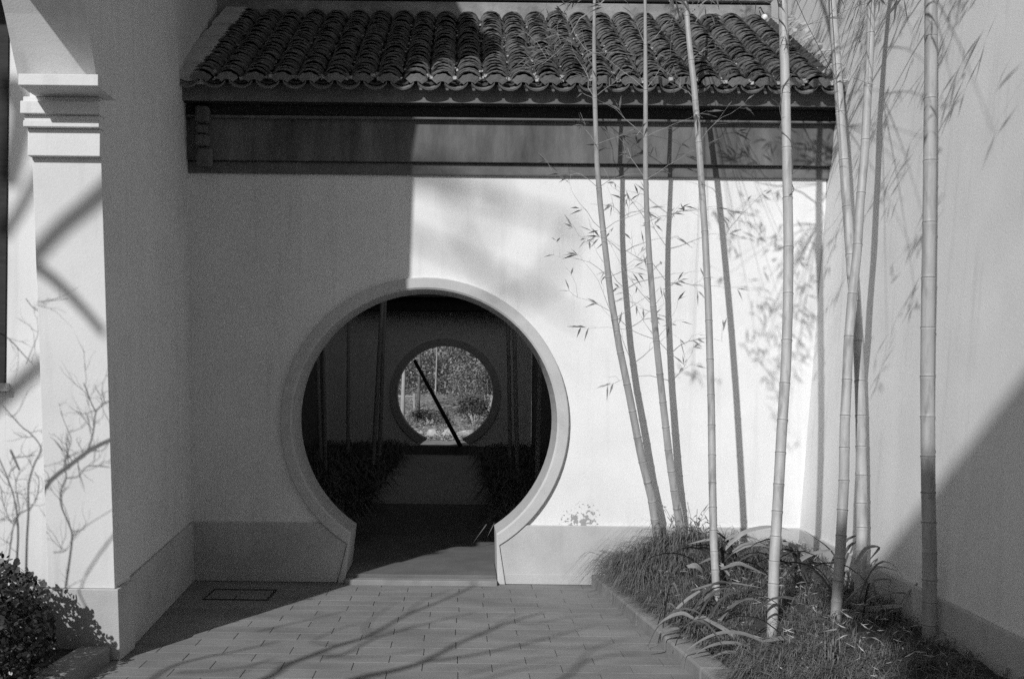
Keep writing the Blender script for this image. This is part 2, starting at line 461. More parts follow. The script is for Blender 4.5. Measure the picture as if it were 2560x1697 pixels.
# pan tiles lying in the troughs (small, joined) and mortar crumbs
pan = MB()
for x in [cols[0] - PITCH] + cols:
    xm = x + PITCH / 2
    for r in range(NROW + 1):
        u = .0 + r * EXP + U(-.012, .012)
        pts = []
        for (uu, lift) in ((u, .012), (u + .16, -.004)):
            for i in range(6):
                a = PI * (1.14 + .72 * i / 5)
                pts.append(on_roof(xm + .085 * math.cos(a), uu, .098 + .085 * math.sin(a) * .9 + lift - .012))
        n = len(pan.v); pan.v += pts
        low = [p - Vector((0, 0, .012)) for p in pts[:6]]
        pan.v += low
        for i in range(5):
            pan.f.append((n + i, n + i + 1, n + 7 + i, n + 6 + i)); pan.f.append((n + i, n + 12 + i, n + 13 + i, n + i + 1))
pan.build('pan_tiles', M['pan'], roof)['kind'] = 'stuff'
drip_me = {}
for x in [cols[0] - PITCH] + cols:
    xm = x + PITCH / 2
    if xm > 2.8: continue
    dm = MB(); n = 9
    A, B, C, D2 = [], [], [], []
    for i in range(n):
        a = PI * (1.14 + .72 * i / (n - 1))
        q = Vector((xm + .094 * math.cos(a), 0, .098 + .085 * math.sin(a)))
        g = Vector((xm + .094 * math.cos(a), 0, .098 + .085 * math.sin(a) - .014))
        A.append(on_roof(q.x, -.045, q.z - .012)); B.append(on_roof(g.x, -.045, g.z - .012))
        C.append(on_roof(q.x, .12, q.z - .012)); D2.append(on_roof(g.x, .12, g.z - .012))
    dm.v = A + B + C + D2
    for i in range(n - 1):
        dm.f += [(i, n + i, n + i + 1, i + 1), (i, i + 1, 2 * n + i + 1, 2 * n + i), (n + i, 3 * n + i, 3 * n + i + 1, n + i + 1)]
    dm.build('drip_tile', M['tile_end'], roof)
for x in cols:
    em = MB(); n = 9; jx = U(-.004, .004); jr = U(-.06, .06)
    o_, i_, ob, ib = [], [], [], []
    for i in range(n):
        a = PI * (.5 + .30 * (2 * i / (n - 1) - 1)) + jr
        wob = .004 * math.sin(i * 2.3) if 0 < i < n - 1 else 0
        for (lst, rr, uu) in ((o_, .099 + wob, -.028), (i_, .050, -.040), (ob, .096 + wob, -.008), (ib, .050, -.018)):
            lst.append(on_roof(x + jx + rr * math.cos(a), uu, .014 + rr * math.sin(a) * 1.0 - .012))
    em.v = o_ + i_ + ob + ib
    for i in range(n - 1):
        em.f += [(i, i + 1, n + i + 1, n + i), (i + 1, i, 2 * n + i, 2 * n + i + 1), (n + i, n + i + 1, 3 * n + i + 1, 3 * n + i), (2 * n + i, 3 * n + i, 3 * n + i + 1, 2 * n + i + 1)]
    em.f += [(0, n, 3 * n, 2 * n), (n - 1, 3 * n - 1, 4 * n - 1, 2 * n - 1)]
    em.build('end_tile', M['tile_end'], roof)
crumb = MB()
for x in cols:
    for j in range(16):
        u = U(0, ULEN * .8) if j > 3 else U(-.01, .08)
        p = on_roof(x + PITCH / 2 + U(-.025, .025), u, .028 + U(0, .03)); r = U(.006, .016) * (1.3 if j <= 3 else .8)
        A = [p + Vector((r * math.cos(q * 1.26) * U(.7, 1.2), r * math.sin(q * 1.26) * U(.7, 1.2), 0)) for q in range(5)]
        crumb.prism(A, [q + Vector((U(-.3, .3) * r, U(-.3, .3) * r, r * 1.2)) for q in A])
crumb.build('mortar_crumbs', M['mortar'], roof)['kind'] = 'stuff'
# ridge: plaster base, lit moulding, dark tiled cap
zr = ZE + ULEN * sT
def rcourse(name, y0, y1, z0, z1, m, x0=-2.25, x1=None, bev=.006):
    x1 = 2.79 if x1 is None else x1
    return MB().box(x0, x1, y0, y1, z0, z1).build(name, m, gate, bevel=bev)
rcourse('ridge_base', YR - .05, YR + .12, zr - .02, zr + .155, M['ridge'])
rcourse('ridge_moulding', YR - .085, YR + .15, zr + .175, zr + .205, M['ridge'], bev=.01)
rcourse('ridge_neck', YR - .035, YR + .10, zr + .156, zr + .174, M['timber'])
rcourse('ridge_cap', YR - .06, YR + .13, zr + .206, zr + .42, M['pan'])
# plaster verge along the left side wall, mortar fillet along the right wall
vg = MB()
for i in range(10):
    u0, u1 = .0 + ULEN * i / 10, ULEN * (i + 1) / 10
    w = .11 + U(-.015, .015); hh = .10 + U(-.012, .012)
    vg.prism([on_roof(-2.12, u0, 0), on_roof(-1.99 + w, u0, 0), on_roof(-2.0 + w * .6, u0, hh), on_roof(-2.12, u0, hh)],
             [on_roof(-2.12, u1, 0), on_roof(-1.99 + w, u1, 0), on_roof(-2.0 + w * .6, u1, hh), on_roof(-2.12, u1, hh)])
vg.build('verge', M['frame'], gate, smooth=False)
mf = MB()
for i in range(22):
    u0 = ULEN * i / 22; u1 = ULEN * (i + 1) / 22
    for q in range(2):
        w = U(.05, .13); hh = U(.06, .15); xr = rw(YE + u0 * cT, ZE + u0 * sT).x + .02
        ua, ub = u0 + U(-.02, .02), u1 + U(-.02, .03)
        mf.prism([on_roof(xr - w, ua, 0), on_roof(xr, ua, 0), on_roof(xr, ua, hh), on_roof(xr - w * U(.2, .7), ua, hh * U(.5, .9))],
                 [on_roof(xr - w * U(.7, 1.1), ub, 0), on_roof(xr, ub, 0), on_roof(xr, ub, hh * U(.7, 1.1)), on_roof(xr - w * U(.2, .7), ub, hh * U(.5, .9))])
mf.build('mortar_fillet', M['mortar'], gate)
# white globe on a hook at the ridge end
bp = atY(1911, 45, 8.85)
gl_ = thing('globe_lamp', 'small white globe hanging on a hook at the right end of the roof ridge', 'lamp', bp)
b = MB()
for i in range(1, 8):
    pass
ringz = []
for i in range(9):
    a = PI * i / 8
    ringz.append((bp + Vector((0, 0, .032 * math.cos(a))), max(.0006, .029 * math.sin(a))))
b.tube([p for p, r in ringz], [r for p, r in ringz], 12).build('globe', M['white'], gl_, smooth=True)
MB().tube([bp + Vector((0, 0, .03)), bp + Vector((-.02, 0, .06)), bp + Vector((-.03, .02, .10)), bp + Vector((-.02, .1, .12))], .005, 5).build('hook', M['timber'], gl_)

# ------------------------------------------------------------------ right wall (slightly battered)
right = thing('courtyard_wall', 'tall white plastered wall on the right with bamboo standing before it', 'wall', (2.6, 6, 0))
pts = [(2.0, 0), (10.2, 0), (10.2, 6.0), (2.0, 6.0)]
A = [rw(y, z) for y, z in pts]
MB().prism(A, [p + Vector((.3, 0, 0)) for p in A]).build('plaster_wall', M['plaster'], right)
pts = [(2.0, 0), (7.5, 0), (7.5, .447), (2.0, .447)]
A = [rw(y, z, .022) for y, z in pts]
MB().prism(A, [rw(y, z, .002) for y, z in pts]).build('plinth', M['plinth'], right, bevel=.01)

# ------------------------------------------------------------------ left building
LB = Vector((-1.9, 6.5, 0))
left = thing('left_building', 'white building on the left with a corbelled eave pilaster and dark window', 'building', LB)
def lx(Y, z, off=0): return -1.841 - .0756 * (Y - 5.427) - .020 * z + off
def fy(z): return 5.427 - .080 * z
edge = [(fy(0) + .02, 0), (fy(1) + .02, 1.0), (fy(2) + .02, 2.0), (fy(3.0) + .02, 3.0), (5.15, 3.05), (5.06, 3.18), (4.955, 3.34), (4.855, 3.47), (4.755, 3.58), (4.625, 3.72), (4.58, 3.95), (4.575, 4.46), (4.545, 4.88), (4.50, 5.42), (4.44, 5.63),
        (4.36, 5.91), (4.30, 6.31), (4.05, 6.64), (3.74, 6.98), (3.46, 7.28), (3.48, 7.36), (3.91, 7.51), (4.60, 7.69), (5.10, 7.81), (5.5, 8.17), (5.9, 8.7), (7.2, 9.4)]
prof = edge + [(10.69, 9.4), (10.69, 0)]
A = [Vector((lx(y, z), y, z)) for y, z in prof]
MB().prism(A, [p + Vector((-.34, 0, 0)) for p in A]).build('side_wall', M['left_plaster'], left)
# plinth of the side wall and of the pilaster
pts = [(5.427, 0), (YP - .002, 0), (YP - .002, .447), (5.40, .392)]
A = [Vector((lx(y, z, .022), y, z)) for y, z in pts]
MB().prism(A, [p + Vector((-.020, 0, 0)) for p in A]).build('plinth', M['plinth'], left, bevel=.006)
PW = .365
def pil(y_off, z0, z1, xo, name, m, bev=.004, yback=.25):
    a = []
    for z in (z0, z1):
        y = fy(z) - y_off
        xr = lx(fy(z), z) + xo
        xl = lx(fy(z), z) - PW - xo
        a.append([(xl, y, z), (xr, y, z), (xr, y + yback, z), (xl, y + yback, z)])
    return MB().prism(a[0], a[1]).build(name, m, left, bevel=bev)
def block(y_off, z0, z1, xo, name, m, xleft=None):
    z = (z0 + z1) / 2; y = fy(z) - y_off
    xr = lx(fy(z), z) + xo; xl = lx(fy(z), z) - PW - (xo if xleft is None else xleft)
    return MB().box(xl, xr, y, fy(z) + .03, z0, z1).build(name, m, left, bevel=.004)
pil(0, .393, 3.04, -.001, 'pilaster', M['left_plaster'])
pil(.018, 0, .392, .0215, 'pilaster_plinth', M['plinth'])
block(.032, 2.684, 2.825, .006, 'moulding', M['left_plaster'])
block(.060, 2.826, 2.860, .014, 'moulding', M['left_plaster'])
block(.046, 2.861, 2.889, .012, 'moulding', M['left_plaster'])
block(.070, 2.890, 2.955, .022, 'moulding', M['left_plaster'])
block(.040, 2.956, 2.984, .018, 'moulding', M['left_plaster'])
block(.235, 2.985, 3.042, .078, 'moulding', M['left_plaster'], -.045)
# the flare of the eave corbel
fl = [(5.30, 3.043), (5.15, 3.043), (5.055, 3.18), (4.95, 3.34), (4.85, 3.47), (4.75, 3.58), (4.62, 3.72), (4.575, 3.95), (5.30, 3.95)]
A = [Vector((lx(y, z) + .003, y, z)) for y, z in fl]
MB().prism(A, [p + Vector((-PW - .04, 0, 0)) for p in A]).build('eave_corbel', M['left_plaster'], left)
MB().box(-2.41, -1.93, 4.12, 4.57, 3.80, 4.32).build('eave_shadow_block', M['left_plaster'], left, bevel=.01)  # unseen block added to cast the shadow on the corbel flare
# set-back front wall with its window
YB = 5.50
XWALL = lx(5.3, 1) - PW + .01
WX1 = atY(20, 880, YB).x; WX0 = -4.4
WZ0 = atY(0, 957, YB).z; WZ1 = 3.47
fw = MB()
fw.box(WX1 - .01, XWALL, YB, YB + .3, 0, 5.2)
fw.box(-7, WX0, YB, YB + .3, 0, 5.2)
fw.box(WX0 + .001, WX1 - .011, YB + .001, YB + .3, 0, WZ0)
fw.box(WX0 + .001, WX1 - .011, YB + .001, YB + .3, WZ1 + .5, 5.2)
fw.build('front_wall', M['left_plaster'], left)
MB().box(-7, XWALL - .001, YB - .022, YB - .001, 0, .385).build('plinth', M['plinth'], left, bevel=.006)
win = MB().box(WX1 - .10, WX1 - .012, YB - .012, YB + .08, WZ0, WZ1 + .5)
win.box(WX0, WX0 + .1, YB - .012, YB + .08, WZ0, WZ1 + .5)
win.box(WX0 + .101, WX1 - .101, YB - .011, YB + .08, WZ0, WZ0 + .09).box(WX0 + .101, WX1 - .101, YB - .011, YB + .08, WZ1 + .4, WZ1 + .5)
wobj = win.build('window', M['timber'], left)
MB().box(WX0 + .1, WX1 - .1, YB + .05, YB + .056, WZ0 + .09, WZ1 + .4).build('pane', M['glass'], wobj)
lat = MB()
xx = WX0 + .25
while xx < WX1 - .12:
    lat.box(xx, xx + .02, YB + .02, YB + .045, WZ0 + .09, WZ1 + .4); xx += .16
zz = WZ0 + .3
while zz < WZ1 + .35:
    lat.box(WX0 + .1, WX1 - .1, YB + .022, YB + .043, zz, zz + .02); zz += .28
lat.build('lattice', M['timber'], wobj)
MB().box(WX0 - .04, WX1 + .012, YB - .05, YB - .001, WZ0 - .045, WZ0 - .001).build('sill', M['frame'], wobj, bevel=.004)
# deep eave over the front wall
MB().box(-7, XWALL - .03, 4.35, YB + .2, 4.32, 4.46).build('eave', M['timber'], left)

# ------------------------------------------------------------------ left planter and hedge
kp = MB()
for (y0, y1) in ((4.83, 5.385), (4.22, 4.82), (3.6, 4.21), (3.0, 3.59)):
    pass
lk = bpy.data.objects.new('planter_kerb', None); COL.objects.link(lk); lk.location = (-1.95, 4.5, 0); ORIGIN[lk.name] = Vector(lk.location); lk['kind'] = 'structure'
def lkx(Y): return -1.868 + (Y - 5.40) * .072
for (y0, y1) in ((4.86, 5.405), (4.25, 4.855), (3.6, 4.245), (3.0, 3.595)):
    A = [(lkx(y0) - .16, y0, -.02), (lkx(y0), y0, -.02), (lkx(y1), y1, -.02), (lkx(y1) - .16, y1, -.02)]
    MB().prism(A, [(p[0], p[1], .085 + U(-.002, .002)) for p in A]).build('kerb_stone', M['kerb'], lk, bevel=.012)
sp = MB()
nx, ny = 10, 10
MB().box(-6.5, -2.06, 2.9, 5.47, -.02, .06).build('planter_soil', M['soil'])['kind'] = 'structure'
hedge = thing('hedge_shrub', 'clipped dark round-leaved shrub in the planter at the left', 'shrub', (-2.5, 4.85, .06))
hl = MB(); hs = MB()
def hedge_r(p):                                        # inside the rounded crown?
    q = Vector(((p.x + 2.62) / .60, (p.y - 4.80) / .48, (p.z - .05) / .58))
    return q.length
for _ in range(46000):
    p = Vector((U(-3.7, -1.90), U(4.1, 5.42), U(.06, .86)))
    top = .62 + .13 * max(0, min(1, (-2.15 - p.x) / .35)) + .035 * math.sin(p.x * 11) + .03 * math.sin(p.y * 15 + 1)
    r = abs((p.x + 2.80) / .80) ** 3 + abs((p.y - 4.80) / .57) ** 3 + abs(max(0, p.z - .02) / top) ** 3.2
    if r > 1.0 or r < .35: continue
    d = Vector((U(-1, 1), U(-1, 1), U(-.2, 1)))
    ln = U(.022, .042)
    d.normalize(); side = d.cross(Vector((U(-1, 1), U(-1, 1), U(-1, 1)))).normalized()
    w = ln * .62; n = len(hl.v)
    hl.v += [p, p + d * ln * .3 + side * w * .45, p + d * ln * .75 + side * w * .42, p + d * ln, p + d * ln * .75 - side * w * .42, p + d * ln * .3 - side * w * .45]
    hl.f.append(tuple(range(n, n + 6)))
hl.build('foliage', M['hedge'], hedge)['kind'] = 'stuff'
for _ in range(40):
    b0 = Vector((-2.62 + U(-.2, .2), 4.82 + U(-.2, .2), .04)); t = Vector((-2.66 + U(-.5, .5), 4.82 + U(-.38, .38), U(.3, .5)))
    hs.tube([b0, b0.lerp(t, .5) + Vector((0, 0, .06)), t], [.009, .006, .003], 5)
hs.build('stem', M['bark'], hedge)

# ------------------------------------------------------------------ planting bed: kerb, soil mound, grass
ck = bpy.data.objects.new('bed_kerb', None); COL.objects.link(ck); ck.location = (1.15, 6, 0); ORIGIN[ck.name] = Vector(ck.location); ck['kind'] = 'structure'
ys = [7.525, 6.93, 6.30, 5.70, 5.12, 4.5, 3.9, 3.3]
for y1, y0 in zip(ys[:-1], ys[1:]):
    y1 -= .004
    A = [(kerb_x(y0) + .012, y0, -.02), (kerb_x(y0) + .165, y0, -.02), (kerb_x(y1) + .165, y1, -.02), (kerb_x(y1) + .012, y1, -.02)]
    zt = .082 + U(-.003, .003)
    MB().prism(A, [(p[0], p[1], zt) for p in A]).build('kerb_stone', M['kerb'], ck, bevel=.012)
def mound(x, y):
    d = x - (kerb_x(y) + .14)
    t = max(0, min(1, d / .55)); t = t * t * (3 - 2 * t)
    z = .06 + .13 * t
    z += .07 * max(0, min(1, (x - 1.7) / .6))
    z += .09 * max(0, min(1, (y - 6.6) / .6)) * max(0, min(1, d / .25))
    return z + .012 * math.sin(x * 17 + y * 5) + .010 * math.sin(y * 23 - x * 7)
sm = MB(); nx, ny = 22, 60
for j in range(ny + 1):
    y = 2.6 + (7.535 - 2.6) * j / ny
    x0, x1 = kerb_x(y) + .13, rw(y, .2).x - .01
    for i in range(nx + 1):
        x = x0 + (x1 - x0) * i / nx
        sm.v.append(Vector((x, y, mound(x, y) - .02)))
for j in range(ny):
    for i in range(nx):
        a = j * (nx + 1) + i; sm.f.append((a, a + 1, a + nx + 2, a + nx + 1))
sm.build('bed_soil', M['soil'], smooth=True)['kind'] = 'structure'
gm = MB()
def blade(b, d, ln, w, bend):
    # arching grass blade: two quads and a tip
    d = Vector((d[0], d[1], 0)); d = d.normalized() if d.length else Vector((1, 0, 0))
    sd = Vector((-d.y, d.x, 0)) * w * .5
    p1 = b + Vector((0, 0, ln * .42)) + d * ln * .12 * bend
    p2 = b + Vector((0, 0, ln * (.62 - .10 * bend))) + d * ln * .42 * bend
    p3 = b + Vector((0, 0, ln * (.62 - .42 * bend))) + d * ln * .74 * bend
    n = len(gm.v)
    gm.v += [b - sd, b + sd, p1 - sd, p1 + sd, p2 - sd * .8, p2 + sd * .8, p3]
    gm.f += [(n, n + 1, n + 3, n + 2), (n + 2, n + 3, n + 5, n + 4), (n + 4, n + 5, n + 6)]
for _ in range(1050):                                  # every tuft a small fountain of arching blades
    y = U(4.2, 7.5); x0, x1 = kerb_x(y) + .17, rw(y, .2).x - .03
    x = x0 + (x1 - x0) * random.random() ** 1.25
    ed = x - (kerb_x(y) + .14)
    near = max(0, 1 - ed / .42); back = max(0, min(1, (y - 6.75) / .45)) * max(0, min(1, (2.1 - x) / .5)); front = max(0, min(1, (5.25 - y) / .35)) * max(0, min(1, (2.0 - x) / .4))
    shag = max(near * (.45 + .55 * min(1, max(0, y - 5.6) / .8)), back, front * .8)
    size = U(.55, 1.1) * random.choice((.7, 1, 1, 1.35)); la = U(0, 2 * PI)
    if shag < .25 and random.random() < .35: continue
    for _ in range(int((16 + 26 * shag) * size)):
        a = U(0, 2 * PI)
        dx, dy = math.cos(a) + .55 * math.cos(la) - .55 * near - .35 * back, math.sin(a) + .55 * math.sin(la) - .3 * near - .45 * back
        bx, by = x + random.gauss(0, .022), y + random.gauss(0, .022)
        if shag > .25: ln, bend = U(.15, .33) * (.64 + .52 * shag) * size, U(.95, 1.9)
        else: ln, bend = U(.05, .15) * size, U(1.0, 2.0)
        if back > .4: ln *= 1.12
        if near > .1 and y < 6.9: ln *= .70
        elif near > .1: ln *= .85
        if by + dy * ln * .8 > 7.52: dy = -abs(dy) * .5
        blade(Vector((bx, by, mound(bx, by) - .012)), (dx, dy), ln, U(.0026, .0046), bend)
gm.build('grass', M['grass'])['kind'] = 'stuff'
dl = MB()
for _ in range(330):
    y = U(4.4, 7.2); x = U(kerb_x(y) + .25, rw(y, .2).x - .05)
    a = U(0, 2 * PI)
    dl.leaf((x, y, mound(x, y) + U(.03, .11)), (math.cos(a), math.sin(a), U(-.25, .25)), U(.025, .085), U(.004, .009), Vector((U(-.3, .3), U(-.3, .3), 1)), U(-.25, .3))
dl.build('leaf_litter', M['dry'])['kind'] = 'stuff'

# ------------------------------------------------------------------ strap-leaved plants
def z5(x, y): return (1450 + x * .2979, 1230 + y * .2979)
def z8(x, y): return (1400 + x * .4903, 1180 + y * .4903)
plants = [
    ('arching strap-leaved plant behind the thick bamboo, blades bowing against the white wall', 6.65, z5, [
        ([(1210, 480), (1290, 390), (1400, 320), (1550, 285), (1680, 290), (1760, 320)], .034, 0),
        ([(1170, 430), (1260, 370), (1340, 360), (1450, 380), (1560, 430)], .028, .05),
        ([(1280, 500), (1380, 440), (1500, 430), (1600, 465)], .036, -.1),
        ([(1240, 500), (1190, 560), (1100, 560), (1000, 600)], .03, -.12),
        ([(1260, 470), (1180, 400), (1080, 400), (910, 435)], .026, .05)]),
    ('strap-leaved plant between the thick bamboo and the crossing pair', 6.15, z5, [
        ([(1850, 700), (1770, 480), (1700, 400), (1690, 500)], .030, .1),
        ([(1860, 700), (1700, 420), (1800, 440), (1900, 510), (2000, 600)][1:], .036, .05),
        ([(1740, 660), (1850, 560), (1950, 510), (2060, 485), (2140, 482)], .028, .0),
        ([(2150, 560), (2080, 470), (1980, 390), (1880, 322)], .030, .05),
        ([(1960, 560), (2025, 500), (2040, 620), (2030, 800), (2020, 930)], .026, -.15),
        ([(1850, 650), (1720, 700), (1780, 770), (1800, 840)], .034, -.1)]),
    ('strap-leaved plant in front of the slim straight bamboo by the kerb', 5.9, z5, [
        ([(930, 820), (1000, 800), (1100, 770), (1250, 755), (1400, 775), (1520, 800)], .016, .12),
        ([(1010, 830), (900, 910), (800, 1000), (710, 1080)], .036, -.05),
        ([(940, 760), (900, 620), (980, 610), (1030, 660), (1050, 740)][1:], .036, .1),
        ([(1180, 640), (1320, 590), (1420, 620), (1560, 690)], .028, .1),
        ([(1250, 700), (1180, 610), (1210, 640), (1230, 690)], .03, .1)]),
    ('strap-leaved plant leaning out over the kerb with one blade bent to the paving', 5.62, z5, [
        ([(830, 1140), (790, 1150), (690, 1185), (665, 1270), (560, 1310)], .020, -.05),
        ([(950, 1060), (850, 1020), (720, 1070), (620, 1150)], .030, .0),
        ([(1060, 1045), (980, 1060), (935, 1120), (920, 1210)], .022, -.02),
        ([(1060, 1050), (1100, 1085), (1085, 1140), (1050, 1210)], .024, -.03),
        ([(1040, 1050), (1200, 1130), (1330, 1220), (1450, 1300), (1540, 1400)], .034, -.1)]),
    ('low strap-leaved plant at the front edge of the bed', 5.3, z5, [
        ([(1580, 1285), (1480, 1230), (1350, 1185), (1200, 1180), (1050, 1230), (900, 1330), (840, 1440)], .024, .0),
        ([(1540, 1245), (1700, 1215), (1850, 1222), (2000, 1290)], .028, .08),
        ([(1400, 1290), (1300, 1268), (1180, 1270), (1050, 1310), (950, 1375)], .022, -.03),
        ([(1400, 1320), (1330, 1340), (1200, 1350), (1090, 1392)], .020, -.06)]),
    ('strap-leaved plant in the shade between the crossing bamboo and the right wall', 5.55, z8, [
        ([(1530, 540), (1570, 500), (1630, 478), (1720, 500)], .028, .1),
        ([(1500, 470), (1560, 385), (1630, 380), (1580, 445)], .022, .0),
        ([(1510, 700), (1600, 690), (1690, 680), (1750, 682)], .030, -.1),
        ([(1450, 712), (1540, 735), (1570, 765), (1590, 800)], .030, -.15)]),
]
prng = random.Random(31)
for pi_, (label, Yp, zf, leaves) in enumerate(plants):
    cx, cy = zf(*leaves[0][0][0])
    base = atY(cx, cy, Yp); base.z = mound(base.x, base.y)
    pt = thing('strap_leaf_plant', label, 'plant', base, 'strap-leaved plants in the bamboo bed')
    for pts, w, dy in leaves:
        P = []
        for i, q in enumerate(pts):
            x, y = zf(*q)
            p = atY(x, y, Yp + dy * i / (len(pts) - 1)); P.append(p)
        P = smooth_path(P, 4)
        t = (P[-1] - P[0]); sd = Vector((.4 * (1 if t.z < 0 else -1), .85, .42))
        MB().ribbon(P, w * 1.12, sd.normalized()).build('leaf', M['strap'], pt, smooth=True)
    for _ in range((14, 13, 6, 4, 5, 9)[pi_]):
        b0 = base + Vector((prng.gauss(.12 if pi_ < 2 else 0, .10), prng.gauss(0, .07), -.02)); b0.z = mound(b0.x, b0.y) - .02
        a_ = prng.choice((0, PI)) + prng.gauss(0, .7); ln = prng.uniform(.28, .55); dr = Vector((math.cos(a_), math.sin(a_) * .7, 0))
        if b0.y + dr.y * ln > 7.45: dr.y = -abs(dr.y)
        if b0.x + dr.x * ln < kerb_x(b0.y) + .12: dr.x = abs(dr.x)
        hgt = prng.uniform(.16, .34); P = []
        for q in range(9):
            f = q / 8; P.append(b0 + dr * ln * f ** 1.15 + Vector((0, 0, hgt * (1 - (1.55 * f - 1) ** 2) + .0)))
        sd = Vector((-dr.y, dr.x, 0)) * .8 + Vector((0, .35, .35))
        MB().ribbon(P, prng.uniform(.014, .026), sd.normalized()).build('leaf', M['strap_dark'], pt, smooth=True)

# ------------------------------------------------------------------ bamboo
K = 1.0825
def k2(l): return [(x * K, y * K) for x, y in l]
culms = [
  ('bamboo leaning left, first culm beside the moon gate', k2([(1525, 1283), (1505, 1150), (1480, 1050), (1455, 920), (1430, 800), (1410, 680), (1396, 560), (1386, 470), (1379, 380), (1376, 300), (1373, 200), (1372, 100), (1373, 0)]), 7.39, 6.90, 11.0, 5.6, 2),
  ('thin bamboo with leafy twigs, second culm from the moon gate', k2([(1577, 1262), (1560, 1150), (1545, 1050), (1530, 920), (1517, 800), (1508, 700), (1500, 600), (1494, 500), (1491, 400), (1491, 200), (1490, 0)]), 7.43, 6.85, 10.5, 5.2, 2),
  ('slim pale bamboo rising from the grass behind the kerb, third from the gate', k2([(1655, 1378), (1648, 1250), (1645, 1100), (1643, 950), (1639, 800), (1635, 680), (1628, 540), (1620, 420), (1613, 320), (1603, 200), (1592, 100), (1583, 0)]), 6.30, 6.95, 10, 7.6, 1),
  ('thick upright bamboo in the middle of the bed, wound with a dry vine', k2([(1784, 1435), (1788, 1300), (1797, 1150), (1805, 1000), (1815, 850), (1820, 700), (1821, 560), (1818, 400), (1815, 250), (1812, 150), (1808, 0)]), 5.50, 5.90, 13.5, 11.2, 0),
  ('pale bamboo of the crossing pair, leaning right as it rises', [(2089, 1548), (2101, 1376), (2110, 1200), (2112, 1058), (2117, 960), (2121, 857), (2130, 746), (2143, 630), (2150, 509), (2162, 382), (2169, 236), (2176, 109), (2178, 0)], 5.52, 5.85, 13.5, 9.5, 0),
  ('bamboo of the crossing pair that leans left as it rises', [(2148, 1518), (2155, 1350), (2154, 1200), (2152, 1058), (2149, 946), (2143, 800), (2130, 700), (2121, 560), (2114, 472), (2107, 363), (2100, 273), (2091, 145), (2080, 0)], 5.82, 6.30, 14, 10.5, 0),
  ('thick bamboo nearest the right wall, its foot in shade', [(2324, 1602), (2324, 1400), (2320, 1200), (2318, 946), (2320, 723), (2323, 560), (2325, 363), (2327, 145), (2327, 0)], 5.08, 5.12, 17.5, 14.5, 0),
]
